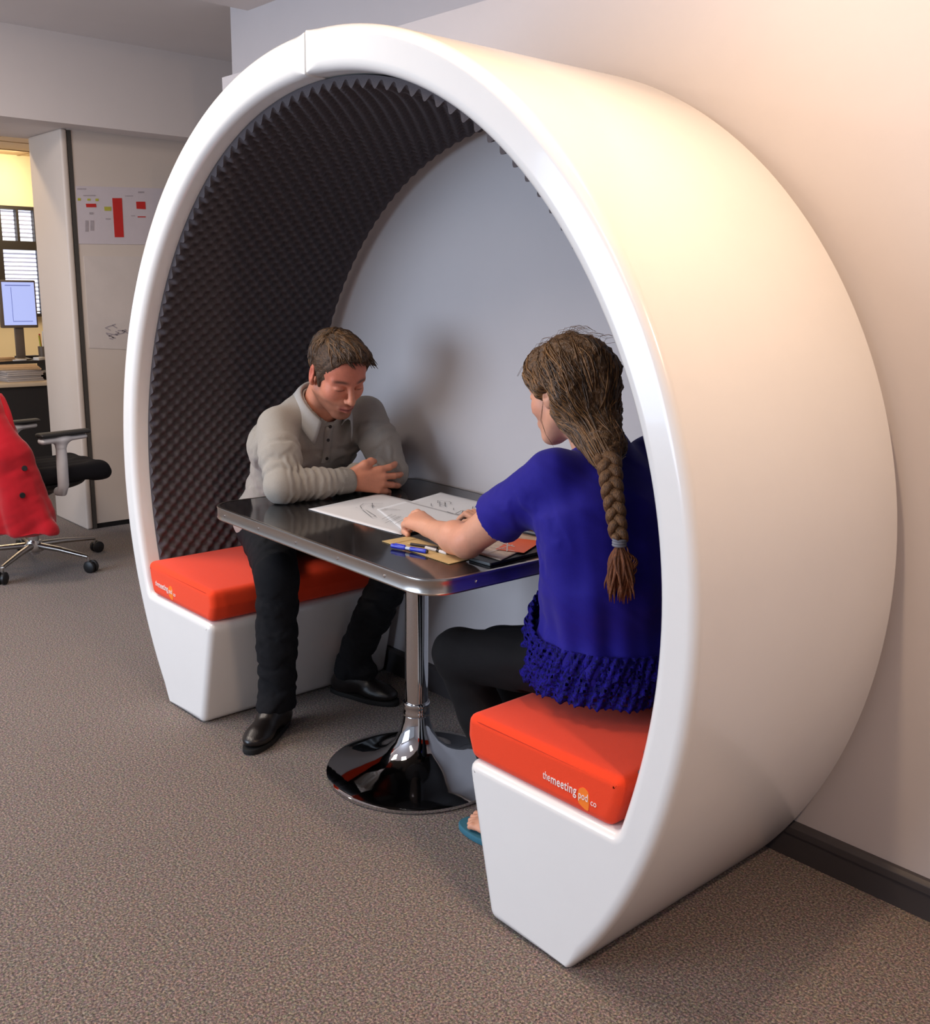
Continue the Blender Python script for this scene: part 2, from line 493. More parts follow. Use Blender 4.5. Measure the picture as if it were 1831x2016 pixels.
# ------------------------------------------------------------------ seat cushions
M_logo_w = mat('logo_white', (250, 232, 226), 0.7, noise_amt=0.05)
M_logo_o = mat('logo_orange', (255, 128, 24), 0.7, noise_amt=0.05)
M_seam = mat('orange_thread', (190, 44, 20), 0.9, noise_amt=0.1)
def cushion(sx, label):
    c = thing('seat_cushion', label, 'cushion', (sx * 0.82, 0.35, 0.361), 0, 'orange seat cushions of the pod')
    ox, oy, oz = c.location
    wz = [inner_phi(z) for z in (0.366, 0.42, 0.472)]
    prof = [(0.606, 0.0005), (1.010, 0.0005), (curve_pt(CI, wz[1])[0] - 0.018, 0.052), (curve_pt(CI, wz[2])[0] - 0.020, 0.112), (0.590, 0.104), (0.588, 0.05)]
    pf = fillet(prof, [0.026, 0.024, 0.03, 0.030, 0.026, 0.03], 6)
    body = prism('cover', pf if sx > 0 else pf, 0.004, 0.714, lambda u, v, d: (sx * u - ox, d - oy, v), M_orange, c, bev0=0.020, bev1=0.02, seg=5, angle=50)
    # subtle crown and sag of the upholstery
    for v in body.data.vertices:
        if v.co.z > 0.09:
            t = (v.co.y + oy) / 0.71
            v.co.z += 0.006 * math.sin(PI * min(1, max(0, t)))
    # stitched seam just below the top edge of the front
    sp = []
    for i in range(30):
        u = 0.622 + (0.96 - 0.622) * i / 29
        sp.append((sx * u - ox, 0.0056 - oy, 0.0925 - 0.0 + 0.006 * (u - 0.6)))
    tube('seam', sp, [0.0001] + [0.0010] * 28 + [0.0001], M_seam, c, n=6)
    lo = thing('logo_print', None, None); lo.parent = c
    lo.location = (0, 0, 0)
    T = lambda x, z: Matrix.Translation((x - ox, 0.0028 - oy, z - oz)) @ Matrix.Rotation(PI / 2, 4, 'X')
    x0, z0 = (0.829, 0.404) if sx > 0 else (-0.982, 0.404)
    text_mesh('lettering', 'the', 0.025, M_logo_w, lo, T(x0, z0 - 0.004), fit=0.0205)
    text_mesh('lettering', 'meeting', 0.0285, M_logo_w, lo, T(x0 + 0.022, z0 - 0.006), offset=0.00025, space=1.08, fit=0.071)
    x2 = x0 + 0.0965
    blob = fillet([(-0.013, -0.018), (0.006, -0.026), (0.015, -0.026), (0.016, 0.000), (0.013, 0.014), (0.0, 0.020), (-0.012, 0.013), (-0.015, 0.0)], 0.010, 4)
    me_v = [(x2 + 0.0145 + a - ox, 0.0032 - oy, z0 - 0.001 + b - oz) for a, b in blob]
    me_b = [(v[0], v[1] + 0.0008, v[2]) for v in me_v]
    n = len(me_v)
    mobj('disc', me_v + me_b, [tuple(range(n)), tuple(reversed(range(n, 2 * n)))] + [(i, i + n, (i + 1) % n + n, (i + 1) % n) for i in range(n)], M_logo_o, lo)
    T2 = lambda x, z: Matrix.Translation((x - ox, 0.0024 - oy, z - oz)) @ Matrix.Rotation(PI / 2, 4, 'X')
    text_mesh('lettering', 'pod', 0.023, M_logo_w, lo, T2(x2 + 0.002, z0 - 0.008), fit=0.025)
    text_mesh('lettering', 'co', 0.019, M_logo_w, lo, T(x2 + 0.034, z0 - 0.011), fit=0.0155)
    return c
cushion(1, 'orange fabric seat cushion under the person in blue')
cushion(-1, 'orange fabric seat cushion under the person in grey')

# ------------------------------------------------------------------ table
ZT = 0.748
tb = thing('pedestal_table', 'black laminate table with metal edge band and chrome pedestal', 'table', (0.0, 0.345, 0.0))
TX, TY = 0.0, 0.345
def rrect(hx, hy, r, seg=10):
    return fillet([(-hx, -hy), (hx, -hy), (hx, hy), (-hx, hy)], r, seg)
trot = -0.028
def t3(u, v, d):
    c, s = math.cos(trot), math.sin(trot)
    return (-0.025 + u * c - v * s, 0.017 + u * s + v * c, d)
hx, hy = 0.532, 0.378
prism('tabletop', rrect(hx - 0.002, hy - 0.002, 0.085), ZT - 0.034, ZT, t3, M_lam, tb, bev0=0.0, bev1=0.0015, seg=2)
# metal edge band with a raised bead top and bottom
def band():
    prof = [(0.0, -0.037), (0.0035, -0.0365), (0.005, -0.033), (0.0035, -0.030), (0.0035, -0.007), (0.005, -0.004), (0.004, 0.0005), (0.0005, 0.0015), (-0.004, 0.0008)]
    R = np.array(rrect(hx, hy, 0.087, 12)); n = len(R)
    a = np.roll(R, -1, 0) - np.roll(R, 1, 0); nn = np.stack([a[:, 1], -a[:, 0]], 1); nn /= np.linalg.norm(nn, axis=1)[:, None]
    V, F = [], []
    for o_, z_ in prof:
        for p_, q_ in zip(R, nn): V.append(t3(p_[0] + q_[0] * o_, p_[1] + q_[1] * o_, ZT + z_))
    for i in range(len(prof) - 1):
        for k in range(n): F.append((i * n + k, i * n + (k + 1) % n, (i + 1) * n + (k + 1) % n, (i + 1) * n + k))
    return mobj('edge_band', V, F, M_alu, tb, angle=40)
bd = band()
for (u, v, nu, nv) in [(x, -hy, 0, -1) for x in (-0.43, -0.23, -0.03, 0.17, 0.37)] + [(hx, y, 1, 0) for y in (-0.24, 0.0, 0.22)] + [(-hx, y, -1, 0) for y in (-0.22, 0.0, 0.2)]:
    V, F = tube_vf([t3(u + nu * 0.003, v + nv * 0.003, ZT - 0.019), t3(u + nu * 0.0062, v + nv * 0.0062, ZT - 0.019)], [0.0042, 0.003], 10)
    mobj('screw', V, F, M_chrome, bd, smooth=False)
lathe('base', [(0.0, 0.0005), (0.255, 0.0005), (0.263, 0.004), (0.2625, 0.012), (0.255, 0.0165), (0.21, 0.0265), (0.165, 0.037), (0.125, 0.051), (0.09, 0.071), (0.064, 0.097), (0.047, 0.13), (0.040, 0.160), (0.0375, 0.18)],
      M_chrome, tb, (0.012, -0.017, 0), n=72)
lathe('collar', [(0.034, 0.178), (0.0385, 0.178), (0.040, 0.184), (0.0385, 0.190), (0.0385, 0.206), (0.040, 0.212), (0.038, 0.218), (0.034, 0.219)], M_chrome, tb, (0.012, -0.017, 0), n=48)
lathe('pole', [(0.0335, 0.17), (0.0335, 0.70)], M_chrome, tb, (0.012, -0.017, 0), n=48)
lathe('mounting_plate', [(0.0, 0.695), (0.16, 0.695), (0.16, 0.7135), (0.0, 0.7135)], M_black, tb, (0.012, -0.017, 0), n=36)
# ------------------------------------------------------------------ sculpting with distance fields
class Field:
    def __init__(self, lo, hi, vox):
        self.lo = np.array(lo, float); self.v = vox
        self.n = np.ceil((np.array(hi, float) - self.lo) / vox).astype(int) + 1
        self.a = np.full(self.n, 1.0, np.float32)
    def sub(self, lo, hi):
        i0 = np.clip(np.floor((np.array(lo) - self.lo) / self.v).astype(int), 0, self.n - 1)
        i1 = np.clip(np.ceil((np.array(hi) - self.lo) / self.v).astype(int) + 1, 1, self.n)
        sl = tuple(slice(a, b) for a, b in zip(i0, i1))
        g = [(np.arange(a, b) * self.v + o).astype(np.float32) for a, b, o in zip(i0, i1, self.lo)]
        return sl, g[0][:, None, None], g[1][None, :, None], g[2][None, None, :]
    def op(self, lo, hi, fn, k, mode):
        m = max(k, 0.004) + 0.006
        sl, X, Y, Z = self.sub(np.array(lo) - m, np.array(hi) + m)
        d = fn(X, Y, Z)
        a = self.a[sl]
        if mode == '-': d = -d; a2 = -a; 
        else: a2 = a
        if mode == '-':
            # smooth max(a, d)
            h = np.clip(0.5 - 0.5 * (d - a) / k, 0, 1) if k > 0 else (a > d) * 1.0
            r = d * (1 - h) + a * h + (k * h * (1 - h))
        else:
            h = np.clip(0.5 + 0.5 * (d - a) / k, 0, 1) if k > 0 else (a < d) * 1.0
            r = d * (1 - h) + a * h - (k * h * (1 - h))
        self.a[sl] = r
    def cone(self, a, b, ra, rb, k=0.02, mode='+', flat=None):
        a = np.array(a, float); b = np.array(b, float); r = max(ra, rb)
        lo = np.minimum(a, b) - r * (flat[1] if flat and flat[1] > 1 else 1); hi = np.maximum(a, b) + r * (flat[1] if flat and flat[1] > 1 else 1)
        ba = b - a; L2 = float(ba @ ba) + 1e-12
        if flat: fn_, ff = np.array(flat[0], float) / np.linalg.norm(flat[0]), flat[1]
        def fn(X, Y, Z):
            x, y, z = X - a[0], Y - a[1], Z - a[2]
            t = np.clip((x * ba[0] + y * ba[1] + z * ba[2]) / L2, 0, 1)
            dx, dy, dz = x - t * ba[0], y - t * ba[1], z - t * ba[2]
            q = dx * dx + dy * dy + dz * dz
            if flat:
                c = dx * fn_[0] + dy * fn_[1] + dz * fn_[2]
                q = q - c * c * (1 - 1 / ff ** 2)
            return np.sqrt(np.maximum(q, 0)) - (ra + (rb - ra) * t)
        self.op(lo, hi, fn, k, mode)
    def ell(self, c, r, k=0.02, mode='+', M=None):
        """ellipsoid; M = 3x3 rotation (columns = its axes in world space)"""
        c = np.array(c, float); r = np.array(r, float)
        R = np.eye(3) if M is None else M
        e = np.sqrt(((R * r[None, :]) ** 2).sum(1))
        def fn(X, Y, Z):
            x, y, z = X - c[0], Y - c[1], Z - c[2]
            k0 = 0; k1 = 0
            for i in range(3):
                l = x * R[0, i] + y * R[1, i] + z * R[2, i]
                k0 = k0 + (l / r[i]) ** 2; k1 = k1 + (l / r[i] ** 2) ** 2
            k0 = np.sqrt(k0); k1 = np.sqrt(k1) + 1e-9
            return k0 * (k0 - 1) / k1
        self.op(c - e, c + e, fn, k, mode)
    def half(self, p, n, k=0.004):
        """cut away the side the normal n points to"""
        p = np.array(p, float); n = np.array(n, float) / np.linalg.norm(n)
        sl, X, Y, Z = self.sub(self.lo, self.lo + self.n * self.v)
        d = ((X - p[0]) * n[0] + (Y - p[1]) * n[1] + (Z - p[2]) * n[2]).astype(np.float32)
        h = np.clip(0.5 - 0.5 * (d - self.a) / k, 0, 1)
        self.a = (d * (1 - h) + self.a * h + k * h * (1 - h)).astype(np.float32)
    def chain(self, pts, rs, k=0.02, flat=None):
        for i in range(len(pts) - 1): self.cone(pts[i], pts[i + 1], rs[i], rs[i + 1], k, flat=flat)
    def mesh(self):
        a = self.a
        ins = a < 0
        c = [ins[i:ins.shape[0] - 1 + i, j:ins.shape[1] - 1 + j, k:ins.shape[2] - 1 + k] for i in (0, 1) for j in (0, 1) for k in (0, 1)]
        al = c[0].copy(); an = c[0].copy()
        for q in c[1:]: al &= q; an |= q
        act = an & ~al
        I = np.argwhere(act)
        vals = np.stack([a[I[:, 0] + i, I[:, 1] + j, I[:, 2] + k] for i in (0, 1) for j in (0, 1) for k in (0, 1)], 1)
        corner = np.array([(i, j, k) for i in (0, 1) for j in (0, 1) for k in (0, 1)], float)
        acc = np.zeros((len(I), 3)); cnt = np.zeros(len(I))
        for p in range(8):
            for q in range(p + 1, 8):
                if np.abs(corner[p] - corner[q]).sum() == 1:
                    m = (vals[:, p] < 0) != (vals[:, q] < 0)
                    t = vals[m, p] / (vals[m, p] - vals[m, q])
                    acc[m] += corner[p] + t[:, None] * (corner[q] - corner[p]); cnt[m] += 1
        V = self.lo + (I + acc / cnt[:, None]) * self.v
        idx = np.full(act.shape, -1, np.int32)
        idx[I[:, 0], I[:, 1], I[:, 2]] = np.arange(len(I))
        F = []
        for ax in range(3):
            s0 = [slice(None)] * 3; s1 = [slice(None)] * 3
            s0[ax] = slice(0, -1); s1[ax] = slice(1, None)
            E = np.argwhere(ins[tuple(s0)] != ins[tuple(s1)])
            b, c_ = [x for x in range(3) if x != ax]
            E = E[(E[:, b] > 0) & (E[:, c_] > 0) & (E[:, b] < act.shape[b]) & (E[:, c_] < act.shape[c_])]
            def cell(db, dc):
                q = E.copy(); q[:, b] -= db; q[:, c_] -= dc
                return idx[q[:, 0], q[:, 1], q[:, 2]]
            Q = np.stack([cell(0, 0), cell(1, 0), cell(1, 1), cell(0, 1)], 1)
            fl = ins[E[:, 0], E[:, 1], E[:, 2]]
            if ax == 1: fl = ~fl
            Q[~fl] = Q[~fl][:, ::-1]
            F.append(Q[:, ::-1] if False else Q)
        F = np.concatenate(F)
        F = F[(F >= 0).all(1)]
        return V, F

def vnormals(V, F):
    n = np.zeros_like(V)
    fn = np.cross(V[F[:, 2]] - V[F[:, 0]], V[F[:, 3]] - V[F[:, 1]])
    for i in range(4): np.add.at(n, F[:, i], fn)
    return n / (np.linalg.norm(n, axis=1)[:, None] + 1e-12)

def relax(V, F, it=2, lam=0.5):
    for _ in range(it):
        s = np.zeros_like(V); c = np.zeros(len(V))
        for i in range(4):
            j = (i + 1) % 4
            np.add.at(s, F[:, i], V[F[:, j]]); np.add.at(c, F[:, i], 1)
            np.add.at(s, F[:, j], V[F[:, i]]); np.add.at(c, F[:, j], 1)
        V = V + lam * (s / np.maximum(c, 1)[:, None] - V)
    return V

def pnoise(P, scale, seed=0.0):
    """cheap smooth vector noise in [-1,1] (sum of warped sines), P (N,3)"""
    rng = np.random.RandomState(int(seed * 1000) % 99991)
    out = np.zeros(len(P)); amp = 0
    for o in range(5):
        f = scale * (1.0 + 0.75 * o); w = 1.0 / (1 + 0.5 * o)
        d1 = rng.normal(size=3); d1 /= np.linalg.norm(d1)
        d2 = rng.normal(size=3); d2 /= np.linalg.norm(d2)
        out += w * np.sin(P @ d1 * f + rng.rand() * 6.28 + 1.7 * np.sin(P @ d2 * f * 0.7 + rng.rand() * 6.28)); amp += w
    return out / amp * 1.6

def rotm(yaw, pitch, roll=0.0):
    """columns: forward, left, up of a head looking along yaw, pitched down by pitch"""
    M = Matrix.Rotation(yaw, 3, 'Z') @ Matrix.Rotation(pitch, 3, 'Y') @ Matrix.Rotation(roll, 3, 'X')
    return np.array(M)

def wchild(o, root):
    o.parent = root
    o.location = -root.location
    return o

def sdf_obj(name, f, m, root, it=1, vcol=None, disp=None):
    V, F = f.mesh()
    V = relax(V, F, it, 0.5)
    if disp is not None:
        V = V + vnormals(V, F) * disp(V)[:, None]
    vc = vcol(V) if vcol else None
    o = mobj(name, V, F, m, None, smooth=True, vcol=vc)
    return wchild(o, root), V, F

def smooth01(x, a, b):
    t = np.clip((x - a) / (b - a), 0, 1)
    return t * t * (3 - 2 * t)

def head(f, C, R, s=1.0, male=True):
    """head with a face into field f: centre C, rotation R (forward, left, up)"""
    W = lambda x, y, z: C + R @ (np.array([x, y, z]) * s)
    E = lambda c, r, k=0.012, mode='+', M=None: f.ell(W(*c), np.array(r) * s, k * s, mode, R if M is None else R @ M)
    K = lambda a, b, ra, rb, k=0.010, mode='+': f.cone(W(*a), W(*b), ra * s, rb * s, k * s, mode)
    E((-0.014, 0, 0.036), (0.097, 0.076, 0.080), 0.02)
    E((0.030, 0, 0.040), (0.060, 0.064, 0.060), 0.02)
    E((0.026, 0, -0.030), (0.060, 0.059, 0.080), 0.02)
    for y in (-1, 1):
        K((-0.008, y * 0.050, -0.052), (0.060, y * 0.014, -0.100), 0.020, 0.018, 0.022)
        E((0.052, y * 0.038, -0.026), (0.028, 0.024, 0.026), 0.022)
    E((0.068, 0, -0.098), (0.023, 0.026, 0.019), 0.014)
    E((0.064, 0, -0.066), (0.030, 0.034, 0.024), 0.018)
    for y in (-1, 1):
        K((0.083, y * 0.014, 0.018), (0.068, y * 0.046, 0.018), 0.0105, 0.009, 0.014)
    # eyes
    for y in (-1, 1):
        E((0.092, y * 0.031, 0.000), (0.014, 0.019, 0.0105), 0.012, '-')
        E((0.0735, y * 0.0315, -0.001), (0.0150, 0.0165, 0.0120), 0.003)
        K((0.0875, y * 0.018, -0.005), (0.081, y * 0.044, -0.004), 0.0022, 0.0018, 0.002)      # lash line of the lowered lid
    # nose
    K((0.086, 0, 0.012), (0.108, 0, -0.030), 0.0075, 0.0105, 0.010)
    E((0.110, 0, -0.034), (0.0105, 0.0115, 0.0095), 0.006)
    for y in (-1, 1):
        E((0.0985, y * 0.0125, -0.037), (0.0095, 0.0065, 0.0075), 0.005)
        E((0.104, y * 0.0065, -0.044), (0.004, 0.003, 0.003), 0.003, '-')
    # mouth
    for y in (-1, 1):
        K((0.0985, y * 0.004, -0.0625), (0.0855, y * 0.024, -0.067), 0.0055, 0.0035, 0.006)
        K((0.0965, y * 0.004, -0.0755), (0.0855, y * 0.022, -0.070), 0.0062, 0.0035, 0.006)
    for y in (-1, 1):
        K((0.1055, 0, -0.0688), (0.0885, y * 0.027, -0.0690), 0.0026, 0.0018, 0.003, '-')
    E((0.094, 0, -0.0865), (0.008, 0.018, 0.006), 0.008, '-')
    # ears
    for y in (-1, 1):
        Mr = np.array(Matrix.Rotation(y * 0.35, 3, 'Z') @ Matrix.Rotation(-0.2, 3, 'Y'))
        E((-0.012, y * 0.078, -0.004), (0.019, 0.0085, 0.032), 0.005, '+', Mr)
        E((-0.006, y * 0.086, 0.002), (0.009, 0.007, 0.016), 0.004, '-', Mr)
        E((-0.004, y * 0.076, -0.030), (0.008, 0.006, 0.009), 0.006)
    return W

def finger(f, pts, r0, r1, k=0.004):
    rs = np.linspace(r0, r1, len(pts))
    f.chain([np.array(p) for p in pts], rs, k)

def nail_color(V, base, tips, col, r=0.0075):
    out = base.copy()
    for t in tips:
        d = np.linalg.norm(V - np.array(t), axis=1)
        m = (1 - smooth01(d, r * 0.6, r))[:, None]
        out = out * (1 - m) + np.array(col) * m
    return out

from mathutils.bvhtree import BVHTree
def hair_strands(name, root, VF, O, paths, m, r=0.0012, nseg=9, seed=1, dark=(50, 36, 26), light=(140, 104, 68), wave=0.004, off=0.0012, rmin=0.06):
    """fine locks laid on a hair surface; paths = list of (start dir, end dir, t0, t1) seen from O"""
    bv = BVHTree.FromPolygons([tuple(v) for v in VF[0]], [tuple(q) for q in VF[1].tolist()])
    rg = random.Random(seed)
    TV, TF, TC = [], [], []
    dk, lt = np.array(lin(dark)), np.array(lin(light))
    for s, e, t0, t1 in paths:
        s = np.array(s) / np.linalg.norm(s); e = np.array(e) / np.linalg.norm(e)
        om = math.acos(max(-1, min(1, float(s @ e))))
        if om < 1e-3: continue
        ax_ = np.cross(s, e); ax_ /= np.linalg.norm(ax_) + 1e-9
        ph = rg.random() * 6.28; wv = wave * rg.uniform(0.3, 1.0) / 0.1; of = off * rg.uniform(0.2, 1.6)
        pts = []
        for i in range(nseg):
            t = t0 + (t1 - t0) * i / (nseg - 1)
            d = (math.sin((1 - t) * om) * s + math.sin(t * om) * e) / math.sin(om)
            d = d + ax_ * wv * math.sin(ph + t * 9)
            d = d / np.linalg.norm(d)
            h, n_, _, dist = bv.ray_cast(Vector(O + d * 0.35), Vector(-d))
            if h is None or (Vector(O) - h).length < rmin: break
            pts.append(np.array(h) + d * of)
        if len(pts) < 4: continue
        k = len(pts)
        rr = r * rg.uniform(0.6, 1.3)
        V, F = tube_vf(pts, [rr * (0.25 + 0.75 * math.sin(PI * (0.06 + 0.88 * i / (k - 1)))) for i in range(k)], 5, True, 0.7)
        o_ = len(TV); TV += V; TF += [tuple(x + o_ for x in q) for q in F]
        w = rg.random() ** 1.6
        TC += [dk * (1 - w) + lt * w] * len(V)
    o = mobj(name, TV, TF, m, None, smooth=True, vcol=np.array(TC))
    wchild(o, root); o['kind'] = 'stuff'
    return o

# ------------------------------------------------------------------ the man
M_strand = mat('hair_strand', (90, 66, 44), 0.42, spec=0.45, vcol=True, noise_amt=0.2, noise_scale=200)
M_skin_m = mat('skin_man', (200, 140, 118), 0.48, spec=0.35, vcol=True, sss=0.12, noise_amt=0.10, noise_scale=120, bump=0.08, bump_scale=700)
M_skin_w = mat('skin_woman', (220, 160, 130), 0.45, spec=0.35, vcol=True, sss=0.12, noise_amt=0.06, noise_scale=120, bump=0.05, bump_scale=700)
M_knit = mat('grey_marl_knit', (170, 162, 152), 0.95, spec=0.15, noise_amt=0.16, noise_scale=420, bump=0.4, bump_scale=1100, sheen=0.2)
M_rib = mat('grey_rib', (158, 150, 140), 0.95, spec=0.15, noise_amt=0.18, noise_scale=300, bump=0.4, bump_scale=900)
M_collar = mat('grey_collar_cotton', (176, 172, 168), 0.9, spec=0.15, noise_amt=0.08, noise_scale=300, bump=0.2, bump_scale=900)
M_jeans = mat('black_denim', (20, 20, 24), 0.85, spec=0.25, noise_amt=0.25, noise_scale=300, bump=0.4, bump_scale=700)
M_shoe = mat('black_leather', (24, 20, 20), 0.30, spec=0.6, noise_amt=0.2, noise_scale=60, bump=0.15, bump_scale=400)
M_sole = mat('black_rubber', (16, 15, 15), 0.8, noise_amt=0.2)
M_hair_m = mat('brown_hair', (98, 70, 46), 0.5, spec=0.4, noise_scale=60, rgb2=(46, 34, 26), stretch=(1.2, 8, 3), bump=0.8, bump_scale=90)
M_button = mat('dark_button', (48, 42, 40), 0.4, noise_amt=0.1)

man = thing('person', 'person in grey polo shirt and black jeans leaning on the table', 'person', (-0.84, 0.42, 0.0))
RH = rotm(-0.10, 0.50, 0.05)
CH = np.array([-0.462, 0.395, 1.128])
sR, sL = np.array([-0.575, 0.248, 0.955]), np.array([-0.560, 0.585, 0.975])
eR, eL = np.array([-0.440, 0.172, 0.800]), np.array([-0.430, 0.580, 0.800])
wR, wL = np.array([-0.402, 0.395, 0.797]), np.array([-0.475, 0.372, 0.785])
hR, hL = np.array([-0.82, 0.335, 0.565]), np.array([-0.82, 0.505, 0.565])
kR, kL = np.array([-0.470, 0.165, 0.520]), np.array([-0.375, 0.575, 0.525])
aR, aL = np.array([-0.500, 0.170, 0.095]), np.array([-0.585, 0.505, 0.105])
nb = np.array([-0.575, 0.408, 1.020])

f = Field((-1.03, -0.02, 0.01), (-0.28, 0.72, 1.29), 0.0031)
# trunk, neck, limbs under the clothes
f.ell((-0.83, 0.42, 0.585), (0.100, 0.150, 0.095), 0.03)
f.cone((-0.80, 0.42, 0.64), (-0.685, 0.415, 0.89), 0.085, 0.088, 0.03, flat=((0, 1, 0), 1.35))
f.cone((-0.685, 0.415, 0.89), (-0.62, 0.41, 0.965), 0.080, 0.055, 0.03, flat=((0, 1, 0), 1.7))
f.cone(nb + (-0.02, 0, -0.03), CH + RH @ np.array([-0.030, 0, -0.045]), 0.060, 0.056, 0.03)
for s_, e_, w_ in ((sR, eR, wR), (sL, eL, wL)):
    f.cone(s_, e_, 0.042, 0.036, 0.03); f.cone(e_, w_, 0.036, 0.027, 0.02)
for h_, k_, a_ in ((hR, kR, aR), (hL, kL, aL)):
    f.cone(h_, k_, 0.070, 0.050, 0.04); f.cone(k_, a_, 0.048, 0.034, 0.02)
    t_ = np.array((-0.41, 0.03, 0.035)) if a_ is aR else np.array((-0.36, 0.59, 0.035))
    f.cone(a_, a_ * 0.55 + t_ * 0.45 + np.array((0, 0, -0.018)), 0.027, 0.014, 0.02)
head(f, CH, RH, 1.03)
# right hand resting on the left forearm, back of the hand towards the viewer
kn = [np.array(q) for q in ((-0.366, 0.486, 0.828), (-0.360, 0.493, 0.806), (-0.362, 0.491, 0.783), (-0.370, 0.480, 0.764))]
for q in kn: f.cone(wR + (0, 0.012, (q[2] - 0.797) * 0.45), q, 0.0175, 0.0125, 0.014)
f.ell((-0.384, 0.447, 0.797), (0.017, 0.045, 0.033), 0.012)
mtips = []
for q, d, L, dz in zip(kn, (0.012, 0.004, -0.004, -0.010), (0.072, 0.084, 0.078, 0.055), (0.010, -0.004, -0.018, -0.016)):
    p1 = q + np.array([0.004, L * 0.46, dz * 0.45]); p2 = q + np.array([-0.004, L * 0.78, dz * 0.8]); p3 = q + np.array([-0.016, L * 1.0, dz])
    finger(f, (q, p1, p2, p3), 0.0112, 0.0085, 0.004)
    mtips.append(p3 + np.array([0.007, 0.002, 0.004]))
finger(f, (wR + (-0.004, 0.016, 0.026), (-0.384, 0.440, 0.846), (-0.388, 0.466, 0.853), (-0.398, 0.486, 0.850)), 0.0155, 0.0095, 0.008)
# left hand, tucked behind the right forearm
f.ell((-0.478, 0.335, 0.778), (0.036, 0.040, 0.014), 0.012)
for i, dx in enumerate((-0.026, -0.009, 0.009, 0.026)):
    q = np.array([-0.478 + dx, 0.302, 0.780]); L = (0.060, 0.075, 0.072, 0.06)[i]
    finger(f, (q, q + (0, -L * 0.5, 0.006), q + (0, -L * 0.95, -0.010)), 0.0098, 0.0078, 0.004)
finger(f, ((-0.450, 0.360, 0.782), (-0.432, 0.325, 0.784), (-0.436, 0.300, 0.782)), 0.012, 0.009, 0.006)
def man_skin(V):
    L = (V - CH) @ RH / 1.03
    base = np.tile(np.array(lin((216, 142, 112))), (len(V), 1))
    red = np.array(lin((204, 100, 82))); pale = np.array(lin((214, 158, 134)))
    x, y, z = L.T
    nz = pnoise(V, 60, 0.3)
    def blend(m, c):
        nonlocal base
        base = base * (1 - m[:, None]) + np.array(c) * m[:, None]
    hd = smooth01(-np.linalg.norm(L - [0, 0, -0.01], axis=1), -0.17, -0.14)
    blend(hd * 0.45 * smooth01(z, -0.03, 0.03), red)
    for s_ in (-1, 1):
        blend(0.5 * np.exp(-(((x - 0.06) / 0.03) ** 2 + ((y - s_ * 0.045) / 0.022) ** 2 + ((z + 0.03) / 0.022) ** 2)), red)
        blend(0.7 * np.exp(-(((x + 0.012) / 0.03) ** 2 + ((y - s_ * 0.085) / 0.012) ** 2 + ((z) / 0.035) ** 2)), red)
    # stubble on jaw, chin and upper lip
    jaw = smooth01(-z, 0.040, 0.066) * smooth01(x, -0.03, 0.01) * smooth01(z, -0.135, -0.115)
    chk = smooth01(-z - 0.25 * (np.abs(y) - 0.03), 0.03, 0.06)
    blend(np.clip(jaw * chk * (0.72 + 0.15 * nz), 0, 1) * hd, lin((126, 80, 60)))
    # lips
    lip = np.exp(-((z + 0.0688) / 0.0095) ** 2) * smooth01(x, 0.084, 0.090) * smooth01(-np.abs(y), -0.027, -0.021)
    blend(np.clip(lip * 0.8, 0, 1), lin((168, 84, 76)))
    slit = np.exp(-((z + 0.0690) / 0.0028) ** 2) * smooth01(x, 0.082, 0.088) * smooth01(-np.abs(y), -0.025, -0.020)
    blend(np.clip(slit * 0.85, 0, 1), lin((82, 34, 34)))
    # lashes
    for s_ in (-1, 1):
        la = np.exp(-((z + 0.0055) / 0.0028) ** 2) * smooth01(x, 0.072, 0.079) * np.exp(-((y - s_ * 0.0315) / 0.0135) ** 4)
        blend(np.clip(la * 0.9, 0, 1), lin((62, 38, 32)))
        br = np.exp(-((z - 0.0205 - 0.004 * np.cos((y - s_ * 0.03) * 60)) / 0.0050) ** 2) * smooth01(x, 0.06, 0.068) * np.exp(-((y - s_ * 0.034) / 0.021) ** 4)
        blend(np.clip(br * 0.95, 0, 1), lin((78, 50, 38)))
    return nail_color(V, base, mtips, lin((222, 168, 148)))
sdf_obj('body', f, M_skin_m, man, 1, man_skin)

# hair
def man_hair():
    g = Field(CH - 0.16, CH + 0.17, 0.0028)
    s = 1.03
    W = lambda *p: CH + RH @ (np.array(p) * s)
    g.ell(W(-0.016, 0, 0.040), np.array((0.103, 0.0805, 0.087)) * s, 0.01, '+', RH)
    g.ell(W(0.020, 0.006, 0.066), np.array((0.080, 0.068, 0.058)) * s, 0.02, '+', RH)
    g.ell(W(0.052, 0.018, 0.094), np.array((0.034, 0.044, 0.022)) * s, 0.02, '+', RH)      # quiff swept to his left
    g.ell(W(0.116, 0.0, -0.006), np.array((0.082, 0.110, 0.104)) * s, 0.010, '-', RH)
    for y in (-1, 1):
        g.ell(W(-0.014, y * 0.094, -0.012), np.array((0.030, 0.022, 0.040)) * s, 0.008, '-', RH)
    g.half(W(-0.02, 0, -0.036), RH @ np.array((0.48, 0, -1.0)), 0.012)
    for y in (-1, 1):
        g.cone(W(0.016, y * 0.0665, 0.008), W(0.016, y * 0.0640, -0.030), 0.0075, 0.0045, 0.010)
    def disp(V):
        L = (V - CH) @ RH
        P = np.stack([L[:, 0] * 0.35 + L[:, 1] * 0.30, L[:, 1] * 1.0 - L[:, 0] * 0.25, L[:, 2] * 0.5], 1)
        return 0.0016 * pnoise(P, 260, 0.7) + 0.0022 * pnoise(P, 90, 0.2)
    return sdf_obj('hair', g, M_hair_m, man, 1, None, disp)
_, HV, HF = man_hair()
rg = random.Random(21)
pth = []
Om = CH + RH @ np.array((-0.015, 0, 0.03))
